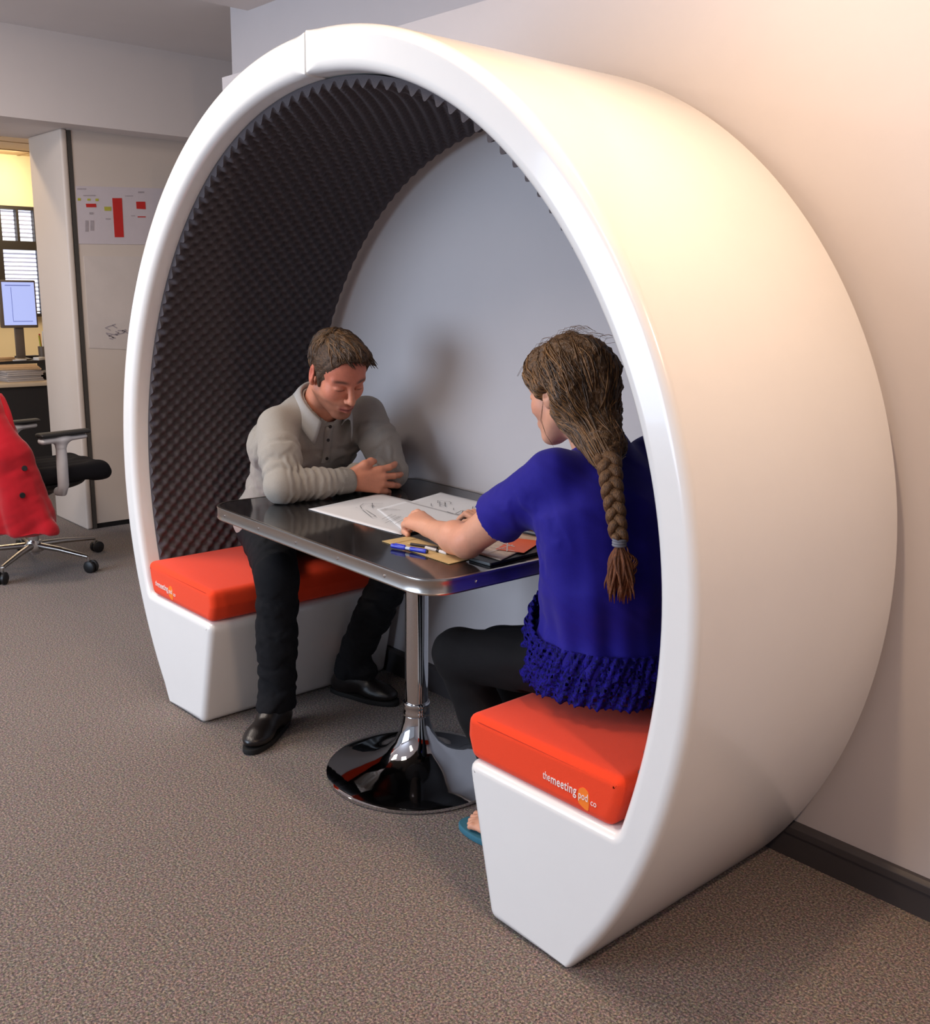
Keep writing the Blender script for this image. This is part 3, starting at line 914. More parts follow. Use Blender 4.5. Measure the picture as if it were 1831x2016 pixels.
for i in range(950):
    e_ = np.array((rg.uniform(-0.9, 1.0), rg.uniform(-1.0, 1.0), rg.uniform(-0.55, 0.75)))
    s_ = np.array((-0.55 + 0.3 * rg.random(), -0.10 + 0.5 * rg.random() - 0.25, 0.95))
    if e_[0] > 0.2:
        s_ = np.array((-0.15, -0.55 + 0.5 * rg.random(), 0.9)); e_ = np.array((0.9, e_[1] * 0.8 + 0.25, rg.uniform(0.15, 0.75)))
    t0 = rg.uniform(0.0, 0.55)
    pth.append((RH @ s_, RH @ e_, t0, min(1.05, t0 + rg.uniform(0.3, 0.5))))
hair_strands('hair_locks', man, (HV, HF), Om, pth, M_strand, 0.0019, 9, 3, (44, 32, 23), (134, 96, 60), 0.006)
# loose locks along the fringe
def lock(name, pts, r, m, root, n=6):
    V, F = tube_vf(pts, r, n)
    return wchild(mobj(name, V, F, m, None, smooth=True), root)
rng = random.Random(4)
Wm = lambda *p: CH + RH @ (np.array(p) * 1.03)
lv, lf = [], []
for i in range(46):
    y0 = -0.035 + 0.085 * rng.random(); z0 = 0.112 + 0.008 * rng.random() - abs(y0 - 0.01) * 0.25
    x0 = 0.030 + 0.02 * rng.random()
    pts = [Wm(x0 - 0.02, y0 - 0.008, z0 + 0.004), Wm(x0 + 0.018, y0, z0), Wm(x0 + 0.040, y0 + 0.010, z0 - 0.014 - 0.01 * rng.random()), Wm(x0 + 0.044 + 0.006 * rng.random(), y0 + 0.024, z0 - 0.028 - 0.012 * rng.random())]
    V, F = tube_vf(pts, [0.0016, 0.0030, 0.0024, 0.0005], 5)
    o_ = len(lv); lv += V; lf += [tuple(i_ + o_ for i_ in q) for q in F]
fr = wchild(mobj('fringe', lv, lf, M_hair_m, None, smooth=True), man); fr['kind'] = 'stuff'

# shirt
f = Field((-1.03, 0.05, 0.50), (-0.33, 0.74, 1.10), 0.0045)
f.ell((-0.835, 0.42, 0.60), (0.135, 0.185, 0.115), 0.04)
f.cone((-0.815, 0.42, 0.64), (-0.675, 0.415, 0.89), 0.118, 0.122, 0.05, flat=((0, 1, 0), 1.40))
f.cone((-0.675, 0.415, 0.89), (-0.605, 0.41, 0.985), 0.115, 0.078, 0.05, flat=((0, 1, 0), 1.75))
f.cone(nb + (-0.03, 0, -0.03), nb + (0.004, 0, -0.002), 0.078, 0.066, 0.03)
for s_, e_, w_ in ((sR, eR, wR), (sL, eL, wL)):
    f.cone(s_ + (-0.01, 0, 0), s_ + (e_ - s_) * 0.5, 0.062, 0.061, 0.045)
    f.cone(s_ + (e_ - s_) * 0.5, e_, 0.062, 0.051, 0.02)
    f.cone(e_, e_ + (w_ - e_) * 0.55, 0.051, 0.047, 0.02)
    f.cone(e_ + (w_ - e_) * 0.55, e_ + (w_ - e_) * 0.86, 0.047, 0.040, 0.01)
# neck opening
f.cone(nb + (0.004, 0, -0.012), CH + RH @ np.array([-0.03, 0, -0.04]), 0.062, 0.072, 0.006, '-')
f.cone(nb + (0.055, 0.0, 0.02), nb + (0.115, 0.0, -0.03), 0.046, 0.016, 0.01, '-')
f.a[:, :, :2] = 1
f.a = np.maximum(f.a, (ZT + 0.002 - (f.lo[2] + np.arange(f.n[2]) * f.v))[None, None, :].astype(np.float32) * ((f.lo[0] + np.arange(f.n[0]) * f.v) > -0.562)[:, None, None] - 1.0 * ((f.lo[0] + np.arange(f.n[0]) * f.v) <= -0.562)[:, None, None]).astype(np.float32)
def wrinkle(segs, base=0.0016):
    def d(V):
        out = base * pnoise(V, 28, 0.5)
        for a, b, wl, amp, t0, t1, rmax, sd in segs:
            a = np.array(a); b = np.array(b); ax = b - a; L = np.linalg.norm(ax); ax = ax / L
            q = V - a; t = q @ ax; rr = np.linalg.norm(q - t[:, None] * ax, axis=1)
            m = smooth01(t / L, t0 - 0.08, t0 + 0.02) * (1 - smooth01(t / L, t1 - 0.02, t1 + 0.10)) * (1 - smooth01(rr, rmax, rmax * 1.35))
            w = np.sin(2 * PI * t / wl + 2.2 * pnoise(V, 22, sd) + 1.0 * pnoise(V, 55, sd + 0.1))
            out += amp * m * (np.abs(w) ** 0.7 * np.sign(w)) * (0.65 + 0.35 * pnoise(V, 30, sd + 0.3))
        return out
    return d
sd = wrinkle([(eR, wR, 0.026, 0.0042, 0.05, 0.82, 0.075, 0.11), (sR, eR, 0.055, 0.0030, 0.30, 0.85, 0.085, 0.23), (eL, wL, 0.03, 0.003, 0.0, 0.8, 0.075, 0.31),
              (sL, eL, 0.055, 0.0030, 0.2, 0.95, 0.085, 0.41), ((-0.60, 0.41, 0.99), (-0.80, 0.42, 0.66), 0.10, 0.0045, 0.2, 1.0, 0.25, 0.61)])
_, SV, SF = sdf_obj('shirt', f, M_knit, man, 1, None, sd)
# ribbed cuffs
for e_, w_ in ((eR, wR), (eL, wL)):
    ax = (w_ - e_) / np.linalg.norm(w_ - e_)
    cs = np.linspace(0.80, 1.035, 9)
    V, F = tube_vf([e_ + (w_ - e_) * t for t in cs], [0.041, 0.042, 0.0405, 0.040, 0.0395, 0.039, 0.0385, 0.038, 0.034], 40, False)
    V = [tuple(np.array(v) + 0.0007 * math.sin(k % 40 / 40 * 2 * PI * 20) * np.array([0, 0, 1])) for k, v in enumerate(V)]
    wchild(mobj('cuff', V, F, M_rib, None, smooth=True), man)
# polo collar: stand plus folded leaf ending in two points
def collar(root, nb, lean, rx, ry, m, tip=0.055):
    Rl = rotm(0.0, lean)
    N, Vc, Fc = 41, [], []
    rows = [(0.000, -0.012), (0.001, 0.012), (0.004, 0.024), (0.010, 0.024), (0.017, 0.010), (0.022, -0.008), (0.026, -0.020)]
    for r_, (o_, h_) in enumerate(rows):
        for i in range(N):
            t = -1 + 2 * i / (N - 1)
            an = PI + t * PI * 0.84
            fr_ = abs(t) ** 3
            op = 0.018 * fr_
            hh = h_ - fr_ * (0.026 if r_ < 4 else 0.026 + (r_ - 3) / 3 * (tip - 0.030))
            x = (rx + o_) * math.cos(an) + fr_ * (0.018 + 0.020 * (r_ / 6)); y = (ry + o_) * math.sin(an) + math.copysign(op * 0.5 + 0.016 * fr_ * (r_ / 6), -math.sin(t * PI) if t else 1) * (1 if t < 0 else 1)
            Vc.append(nb + Rl @ np.array([x, y, hh]))
    for r_ in range(len(rows) - 1):
        for i in range(N - 1): Fc.append((r_ * N + i, r_ * N + i + 1, (r_ + 1) * N + i + 1, (r_ + 1) * N + i))
    o = mobj('collar', [tuple(v) for v in Vc], Fc, m, None, smooth=True)
    md = o.modifiers.new('thickness', 'SOLIDIFY'); md.thickness = 0.0025; md.offset = 0
    return wchild(o, root)
collar(man, nb + (0.004, 0, 0.006), 0.58, 0.068, 0.070, M_collar)
bvh = BVHTree.FromPolygons([tuple(v) for v in SV], [tuple(q) for q in SF.tolist()])
def on_shirt(p, d):
    h = bvh.ray_cast(Vector(p), Vector(d))
    return h[0], h[1]
pl = []
for i in range(12):
    z = 0.985 - 0.165 * i / 11
    h, n_ = on_shirt((-0.20, 0.408, z + 0.02), (-1, 0, -0.02))
    if h: pl.append((h, n_))
if len(pl) > 3:
    V, F = [], []
    for h, n_ in pl:
        for dy, o_ in ((-0.016, -0.003), (-0.0155, 0.0022), (0.0155, 0.0022), (0.016, -0.003)):
            V.append(tuple(h + n_ * o_ + Vector((0, dy, 0))))
    for i in range(len(pl) - 1):
        for k in range(3): F.append((i * 4 + k, i * 4 + k + 1, i * 4 + 5 + k, i * 4 + 4 + k))
    wchild(mobj('placket', V, F, M_knit, None, smooth=True), man)
    for i in (3, 6, 10):
        if i < len(pl):
            h, n_ = pl[i]
            V, F = tube_vf([h + n_ * 0.001, h + n_ * 0.0045], [0.0058, 0.0052], 14)
            wchild(mobj('button', V, F, M_button, None), man)

# trousers
f = Field((-1.03, 0.02, 0.075), (-0.27, 0.72, 0.72), 0.005)
f.ell((-0.835, 0.42, 0.585), (0.125, 0.178, 0.112), 0.03)
for h_, k_, a_ in ((hR, kR, aR), (hL, kL, aL)):
    f.cone(h_, k_, 0.088, 0.066, 0.03); f.cone(k_, k_ + (a_ - k_) * 0.5, 0.066, 0.062, 0.02); f.cone(k_ + (a_ - k_) * 0.5, a_ + (0.008, 0, 0.0), 0.062, 0.056, 0.02)
    t_ = np.array((-0.41, 0.03, 0.035)) if a_ is aR else np.array((-0.36, 0.59, 0.035))
    f.cone(a_, a_ * 0.72 + t_ * 0.28 + np.array((0, 0, 0.012)), 0.054, 0.044, 0.02)
tw = wrinkle([(kR, aR, 0.075, 0.004, 0.1, 1.0, 0.10, 0.15), (kL, aL, 0.065, 0.005, 0.1, 1.0, 0.10, 0.25), (hR, kR, 0.08, 0.003, 0.2, 1.0, 0.12, 0.35)], 0.002)
def tw2(V):
    return tw(V)
f.a = np.maximum(f.a, (0.474 - (f.lo[2] + np.arange(f.n[2]) * f.v))[None, None, :].astype(np.float32) - 1.0 * ((f.lo[0] + np.arange(f.n[0]) * f.v) > -0.590)[:, None, None]).astype(np.float32)
sdf_obj('trousers', f, M_jeans, man, 1, None, tw2)

# shoes
def shoe(root, ankle, toe, nm='shoe'):
    d = np.array([toe[0] - ankle[0], toe[1] - ankle[1], 0.0]); d /= np.linalg.norm(d)
    R = np.stack([d, np.cross([0, 0, 1], d), [0, 0, 1]], 1)
    O = np.array([ankle[0], ankle[1], 0.0])
    W = lambda x, y, z: O + R @ np.array([x, y, z])
    g = Field(O + (-0.30, -0.30, 0.0), O + (0.30, 0.30, 0.22), 0.004)
    g.ell(W(0.005, 0, 0.058), (0.055, 0.038, 0.055), 0.02, '+', R)
    g.cone(W(0.0, 0, 0.10), W(-0.005, 0, 0.05), 0.037, 0.037, 0.02)
    g.cone(W(0.0, 0, 0.098), W(0.055, 0, 0.072), 0.037, 0.034, 0.02)
    g.cone(W(0.03, 0, 0.060), W(0.135, 0, 0.038), 0.040, 0.030, 0.025)
    g.ell(W(0.130, 0, 0.034), (0.068, 0.043, 0.028), 0.02, '+', R)
    g.ell(W(-0.025, 0, 0.04), (0.042, 0.034, 0.035), 0.02, '+', R)
    g.half(W(0, 0, 0.016), (0, 0, -1), 0.003)
    o, _, _ = sdf_obj(nm, g, M_shoe, root, 1)
    out = []
    for i in range(40):
        t = 2 * PI * i / 40
        x = math.cos(t); y = math.sin(t)
        px = 0.066 + 0.138 * x; w = 0.036 + 0.009 * smooth01(np.array(px), 0.02, 0.13)
        out.append((px, float(w) * (abs(y) ** 0.75) * (1 if y >= 0 else -1)))
    sl = prism('sole', out[::-1] if False else out, 0.001, 0.018, lambda u, v, dd: tuple(W(u, v, dd)), M_sole, None, bev0=0.003, bev1=0.002, seg=2)
    sl.parent = o
    return o
shoe(man, aR, (-0.41, 0.03))
shoe(man, aL, (-0.36, 0.59))
# ------------------------------------------------------------------ the woman
M_blue = mat('royal_blue_crepe', (27, 15, 134), 0.75, spec=0.25, noise_amt=0.10, noise_scale=200, bump=0.12, bump_scale=800, sheen=0.08)
M_lace = mat('royal_blue_lace', (27, 15, 134), 0.8, spec=0.2, noise_scale=160, rgb2=(12, 8, 70), thr=(0.42, 0.58), bump=0.8, bump_scale=160)
M_legg = mat('black_leggings', (19, 18, 20), 0.8, spec=0.2, noise_amt=0.2, noise_scale=200, bump=0.15, bump_scale=900)
M_hair_w = mat('light_brown_hair', (134, 96, 60), 0.45, spec=0.45, noise_scale=55, rgb2=(62, 42, 28), stretch=(3, 3, 1.2), bump=0.9, bump_scale=120)
M_braid = mat('braided_hair', (150, 106, 64), 0.45, spec=0.45, noise_scale=60, rgb2=(70, 46, 30), stretch=(5, 5, 1.5), bump=0.8, bump_scale=140)
M_tail = mat('auburn_hair_ends', (156, 92, 52), 0.45, spec=0.45, noise_scale=60, rgb2=(84, 46, 26), stretch=(6, 6, 1.5), bump=0.8, bump_scale=140)
M_tie = mat('grey_elastic', (128, 126, 134), 0.8, noise_amt=0.2, noise_scale=300)
M_flip = mat('teal_foam_rubber', (52, 112, 132), 0.75, noise_amt=0.12, noise_scale=80)

wom = thing('person', 'person in royal blue blouse with a long braid, pointing at the papers', 'person', (0.78, 0.30, 0.0))
RW = rotm(PI + 0.02, 0.22, 0.0)
CW = np.array([0.590, 0.300, 1.162])
wsL, wsR = np.array([0.668, 0.178, 0.990]), np.array([0.715, 0.462, 1.005])
weL, weR = np.array([0.412, 0.158, 0.798]), np.array([0.46, 0.52, 0.80])
wwL, wwR = np.array([0.225, 0.197, 0.790]), np.array([0.25, 0.44, 0.785])
whL, whR = np.array([0.735, 0.255, 0.552]), np.array([0.735, 0.415, 0.545])
wkL, wkR = np.array([0.372, 0.172, 0.500]), np.array([0.345, 0.335, 0.462])
waL, waR = np.array([0.528, 0.245, 0.085]), np.array([0.50, 0.40, 0.085])
wnb = np.array([0.672, 0.318, 1.030])

f = Field((0.02, 0.05, 0.02), (0.98, 0.62, 1.30), 0.0032)
f.ell((0.735, 0.335, 0.567), (0.105, 0.150, 0.085), 0.04)
f.cone((0.735, 0.33, 0.62), (0.725, 0.315, 0.88), 0.085, 0.088, 0.04, flat=((0, 1, 0), 1.3))
f.cone((0.725, 0.31, 0.88), (0.69, 0.318, 0.965), 0.080, 0.055, 0.04, flat=((0.1, 1, 0), 1.7))
f.cone(wnb + (0.010, 0, -0.03), CW + RW @ np.array([-0.030, 0, -0.045]), 0.050, 0.047, 0.03)
for s_, e_, w_ in ((wsL, weL, wwL), (wsR, weR, wwR)):
    m_ = s_ + (e_ - s_) * 0.55
    f.cone(s_, m_, 0.046, 0.0445, 0.03); f.cone(m_, e_, 0.0445, 0.0375, 0.02)
    q_ = e_ + (w_ - e_) * 0.3
    f.cone(e_, q_, 0.0375, 0.0395, 0.02); f.cone(q_, w_, 0.0395, 0.0245, 0.02, flat=((0, 0, 1), 0.92))
for h_, k_, a_ in ((whL, wkL, waL), (whR, wkR, waR)):
    f.cone(h_, k_, 0.075, 0.050, 0.04); f.cone(k_, a_, 0.046, 0.031, 0.02)
    # foot with toes
    d_ = np.array([-1.0, -0.10, 0.0]); d_ /= np.linalg.norm(d_); l_ = np.array([0.10, -1.0, 0]); l_ /= np.linalg.norm(l_)
    b_ = np.array([a_[0], a_[1], 0.0])
    f.cone(a_, b_ + d_ * -0.025 + (0, 0, 0.045), 0.033, 0.028, 0.02)
    f.cone(a_ + (0, 0, -0.01), b_ + d_ * 0.10 + (0, 0, 0.036), 0.032, 0.020, 0.025)
    f.ell(b_ + d_ * 0.105 + (0, 0, 0.034), (0.045, 0.040, 0.016), 0.02)
    for i, (o_, L_) in enumerate(((-0.026, 0.172), (-0.010, 0.170), (0.006, 0.162), (0.019, 0.152), (0.031, 0.140))):
        p_ = b_ + d_ * 0.125 + l_ * o_ + (0, 0, 0.032); q_ = b_ + d_ * L_ + l_ * o_ * 1.08 + (0, 0, 0.028)
        finger(f, (p_, (p_ + q_) / 2 + (0, 0, 0.004), q_), 0.0105 if i == 0 else 0.0085, 0.0095 if i == 0 else 0.0072, 0.004)
head(f, CW, RW, 0.96)
# left hand: index finger pointing at the drawing, the others curled under
ax = (wwL - weL) / np.linalg.norm(wwL - weL)
wk = [np.array(q) for q in ((0.139, 0.243, 0.803), (0.132, 0.227, 0.800), (0.133, 0.210, 0.793), (0.141, 0.196, 0.786))]
for q in wk: f.cone(wwL + (0, (q[1] - 0.215) * 0.35, 0.002), q, 0.0165, 0.0118, 0.014)
f.ell((0.180, 0.213, 0.793), (0.046, 0.032, 0.016), 0.012, '+', rotm(-0.25, 0))
finger(f, (wk[0], wk[0] + (-0.034, 0.012, 0.000), wk[0] + (-0.057, 0.018, -0.008), wk[0] + (-0.073, 0.022, -0.018)), 0.0100, 0.0072, 0.004)
wtips = [wk[0] + np.array((-0.072, 0.021, -0.011))]
for i in (1, 2, 3):
    q = wk[i]
    finger(f, (q, q + (-0.030, 0.010, -0.008), q + (-0.030, 0.010, -0.028), q + (-0.008, 0.004, -0.030)), 0.0098, 0.0075, 0.004)
finger(f, (wwL + (-0.028, 0.020, -0.004), (0.155, 0.252, 0.786), (0.128, 0.262, 0.782), (0.108, 0.268, 0.780)), 0.0135, 0.0080, 0.007)
# right hand lying on the table beyond
f.ell((0.205, 0.425, 0.775), (0.045, 0.038, 0.014), 0.012)
for i, dy in enumerate((-0.026, -0.009, 0.009, 0.026)):
    q = np.array([0.165, 0.425 + dy, 0.777]); L = (0.058, 0.072, 0.07, 0.058)[i]
    finger(f, (q, q + (-L * 0.5, 0, 0.008), q + (-L, 0, -0.014)), 0.0092, 0.0072, 0.004)
finger(f, ((0.225, 0.385, 0.778), (0.195, 0.368, 0.780), (0.170, 0.362, 0.772)), 0.0115, 0.008, 0.006)
def wom_skin(V):
    L = (V - CW) @ RW / 0.96
    base = np.tile(np.array(lin((226, 164, 134))), (len(V), 1))
    x, y, z = L.T
    def blend(m, c):
        nonlocal base
        base = base * (1 - m[:, None]) + np.array(c) * m[:, None]
    hd = smooth01(-np.linalg.norm(L - [0, 0, -0.01], axis=1), -0.17, -0.14)
    for s_ in (-1, 1):
        blend(0.5 * hd * np.exp(-(((x - 0.06) / 0.03) ** 2 + ((y - s_ * 0.045) / 0.025) ** 2 + ((z + 0.03) / 0.025) ** 2)), lin((214, 132, 112)))
        br = np.exp(-((z - 0.0205) / 0.0045) ** 2) * smooth01(x, 0.06, 0.068) * np.exp(-((y - s_ * 0.034) / 0.020) ** 4)
        blend(np.clip(br * 0.8, 0, 1), lin((110, 76, 54)))
        la = np.exp(-((z + 0.0055) / 0.0028) ** 2) * smooth01(x, 0.072, 0.079) * np.exp(-((y - s_ * 0.0315) / 0.0135) ** 4)
        blend(np.clip(la * 0.9, 0, 1), lin((60, 40, 34)))
    lip = np.exp(-((z + 0.0688) / 0.0095) ** 2) * smooth01(x, 0.084, 0.090) * smooth01(-np.abs(y), -0.027, -0.021)
    blend(np.clip(lip * 0.8, 0, 1), lin((186, 96, 92)))
    el = np.exp(-(np.linalg.norm(V - weL, axis=1) / 0.055) ** 2)
    blend(0.45 * el, lin((206, 128, 104)))
    hn = np.exp(-(np.linalg.norm(V - np.array((0.14, 0.22, 0.79)), axis=1) / 0.06) ** 2)
    blend(0.35 * hn, lin((232, 158, 126)))
    return nail_color(V, base, wtips, lin((238, 190, 172)))
sdf_obj('body', f, M_skin_w, wom, 1, wom_skin)

# blouse
f = Field((0.42, 0.04, 0.46), (1.03, 0.62, 1.10), 0.0045)
f.ell((0.730, 0.330, 0.57), (0.180, 0.190, 0.10), 0.03)
f.cone((0.730, 0.330, 0.60), (0.740, 0.318, 0.76), 0.160, 0.140, 0.05, flat=((0, 1, 0), 1.12))
f.cone((0.740, 0.318, 0.76), (0.722, 0.31, 0.895), 0.138, 0.114, 0.06, flat=((0, 1, 0), 1.36))
f.cone((0.722, 0.31, 0.90), (0.690, 0.318, 0.972), 0.104, 0.070, 0.09, flat=((0.1, 1, 0), 1.66))
f.cone(wnb + (0.02, 0, -0.04), wnb + (0.008, 0, 0.004), 0.080, 0.064, 0.03)
for s_, e_ in ((wsL, weL), (wsR, weR)):
    m_ = s_ + (e_ - s_) * 0.62
    f.cone(s_, m_, 0.061, 0.063, 0.04)
    f.cone(m_, m_ + (e_ - s_) * 0.3, 0.063, 0.060, 0.01)
    # sleeve opening
    n_ = (e_ - s_) / np.linalg.norm(e_ - s_)
    sl_, X_, Y_, Z_ = f.sub(e_ - 0.16, e_ + 0.16)
    dcut = ((X_ - m_[0]) * n_[0] + (Y_ - m_[1]) * n_[1] + (Z_ - m_[2]) * n_[2]).astype(np.float32)
    near = ((X_ - e_[0]) ** 2 + (Y_ - e_[1]) ** 2 + (Z_ - e_[2]) ** 2) < 0.135 ** 2
    f.a[sl_] = np.where(near, np.maximum(f.a[sl_], dcut), f.a[sl_])
    f.cone(m_ - n_ * 0.012, m_ + n_ * 0.05, 0.052, 0.056, 0.004, '-')
f.cone(wnb + (0.0, 0, -0.004), CW + RW @ np.array([-0.03, 0, -0.04]), 0.056, 0.060, 0.006, '-')
f.cone(wnb + (-0.05, 0, 0.01), wnb + (-0.11, 0.0, -0.03), 0.040, 0.012, 0.01, '-')
f.half((0, 0, 0.492), (0, 0, -1), 0.003)
bw = wrinkle([((0.72, 0.20, 0.95), (0.60, 0.16, 0.86), 0.07, 0.003, 0.2, 1.0, 0.1, 0.17)], 0.0025)
def blouse_disp(V):
    an = np.arctan2(V[:, 1] - 0.325, V[:, 0] - 0.735)
    lowz = smooth01(-V[:, 2], -0.90, -0.52)
    folds = np.sin(an * 9 + 1.6 * np.sin(an * 3 + 1) + 1.5 * pnoise(V, 5, 0.4)) * 0.5 + 0.5 * np.sin(an * 17 + 3 * V[:, 2])
    return bw(V) + lowz * 0.0085 * folds * smooth01(np.abs(V[:, 2] - 0.3), 0.0, 0.1)
sdf_obj('blouse', f, M_blue, wom, 4, None, blouse_disp)

# lace trim: two gathered, scalloped tiers round the hem
def lace():
    V, F = [], []
    NA = 520
    for tier, (z0, z1, r0, r1) in enumerate(((0.615, 0.560, 0.186, 0.197), (0.585, 0.530, 0.190, 0.203), (0.555, 0.500, 0.194, 0.208))):
        NR = 8
        o0 = len(V)
        for j in range(NR + 1):
            t = j / NR
            for i in range(NA):
                a = 2 * PI * i / NA
                g = 0.0065 * t * math.sin(a * 23 + 2 * math.sin(a * 5) + tier * 2) + 0.003 * math.sin(a * 61 + tier * 2 + j) 
                rr = r0 + (r1 - r0) * t + g + 0.003 * math.sin(t * PI)
                z = z0 + (z1 - z0) * t
                if j == NR: z += 0.008 * abs(math.sin(a * 40 + tier))
                x = 0.728 + rr * 1.00 * math.cos(a); y = 0.330 + rr * 1.02 * math.sin(a)
                lap = float(smooth01(np.array(-(x - 0.66)), 0.0, 0.14))      # over the lap the hem rides up on the thighs
                z += 0.010 + lap * 0.075
                V.append((x, y, max(z, 0.490)))
        for j in range(NR):
            for i in range(NA):
                h = math.sin(i * 0.62 + j * 2.1 + 1.7 * math.sin(i * 0.21)) * math.sin(i * 0.29 - j * 1.7 + tier)
                if h > 0.66 and 0 < j < NR - 1: continue
                F.append((o0 + j * NA + i, o0 + j * NA + (i + 1) % NA, o0 + (j + 1) * NA + (i + 1) % NA, o0 + (j + 1) * NA + i))
    o = mobj('lace_trim', V, F, M_lace, None, smooth=True)
    md = o.modifiers.new('thickness', 'SOLIDIFY'); md.thickness = 0.0022; md.offset = 0
    wchild(o, wom); o['label'] = 'royal blue gathered lace hem'
lace()

# leggings
f = Field((0.25, 0.03, 0.10), (0.98, 0.60, 0.68), 0.005)
f.ell((0.735, 0.335, 0.570), (0.125, 0.165, 0.092), 0.03)
for h_, k_, a_ in ((whL, wkL, waL), (whR, wkR, waR)):
    f.cone(h_, k_, 0.086, 0.063, 0.03); f.cone(k_, k_ + (a_ - k_) * 0.35, 0.062, 0.055, 0.02); f.cone(k_ + (a_ - k_) * 0.35, a_, 0.055, 0.036, 0.02)
f.a = np.maximum(f.a, (0.474 - (f.lo[2] + np.arange(f.n[2]) * f.v))[None, None, :].astype(np.float32) - 1.0 * ((f.lo[0] + np.arange(f.n[0]) * f.v) < 0.585)[:, None, None]).astype(np.float32)
sdf_obj('leggings', f, M_legg, wom, 1, None, lambda V: 0.0015 * pnoise(V, 30, 0.9))

# hair swept back into a braid
def wom_hair():
    g = Field(CW - 0.20, CW + 0.24, 0.003)
    s = 0.96
    W = lambda *p: CW + RW @ (np.array(p) * s)
    g.ell(W(-0.020, 0, 0.038), np.array((0.112, 0.092, 0.094)) * s, 0.01, '+', RW)
    g.ell(W(-0.052, 0.006, -0.005), np.array((0.082, 0.088, 0.092)) * s, 0.03, '+', RW)
    g.ell(W(0.042, 0, 0.062), np.array((0.056, 0.070, 0.050)) * s, 0.02, '+', RW)
    for y in (-1, 1):
        g.cone(W(0.045, y * 0.060, 0.045), W(-0.035, y * 0.076, -0.020), 0.022, 0.022, 0.02)      # sides drawn back over the ears
        g.cone(W(-0.040, y * 0.074, -0.025), W(-0.075, y * 0.030, -0.085), 0.026, 0.034, 0.025)
    g.cone(W(-0.060, 0.01, -0.060), np.array((0.735, 0.262, 1.060)), 0.062, 0.042, 0.03)
    g.cone(np.array((0.735, 0.262, 1.060)), np.array((0.792, 0.214, 1.030)), 0.042, 0.024, 0.02)
    g.ell(W(0.112, 0.0, -0.014), np.array((0.078, 0.125, 0.092)) * s, 0.010, '-', RW)
    for y in (-1, 1):
        g.ell(W(-0.009, y * 0.102, -0.020), np.array((0.024, 0.040, 0.035)) * s, 0.006, '-', RW)
        g.ell(W(0.062, y * 0.075, -0.060), np.array((0.066, 0.050, 0.066)) * s, 0.010, '-', RW)
    def disp(V):
        L = (V - CW) @ RW
        # strands sweep from the brow to the nape
        an = np.arctan2(L[:, 2] + 0.02, L[:, 0] + 0.10)
        rr = np.hypot(L[:, 2] + 0.02, L[:, 0] + 0.10)
        P = np.stack([an * 0.012, L[:, 1] * 1.0, rr * 1.0], 1)
        return 0.0020 * pnoise(P, 300, 0.15) + 0.0036 * pnoise(P, 80, 0.55) + 0.0010 * pnoise(V, 110, 0.7)
    return sdf_obj('hair', g, M_hair_w, wom, 1, None, disp)
_, HV, HF = wom_hair()
rg = random.Random(33)
pth = []
Ow = CW + RW @ np.array((-0.03, 0, 0.0))
G = np.array((0.742, 0.255, 1.052)) - Ow
for i in range(1500):
    s_ = np.array((rg.uniform(0.0, 1.0), rg.uniform(-1.0, 1.0), rg.uniform(0.05, 1.0)))
    if rg.random() < 0.35: s_ = np.array((rg.uniform(0.3, 1.0), rg.choice((-1, 1)) * rg.uniform(0.5, 1.0), rg.uniform(-0.1, 0.5)))
    e_ = G + np.array((rg.uniform(-0.03, 0.03), rg.uniform(-0.04, 0.04), rg.uniform(-0.03, 0.02)))
    t0 = rg.uniform(0.0, 0.68)
    pth.append((RW @ s_, e_, t0, min(1.0, t0 + rg.uniform(0.22, 0.45))))
hair_strands('hair_locks', wom, (HV, HF), Ow, pth, M_strand, 0.0017, 11, 7, (52, 36, 24), (158, 112, 66), 0.009, 0.0016)
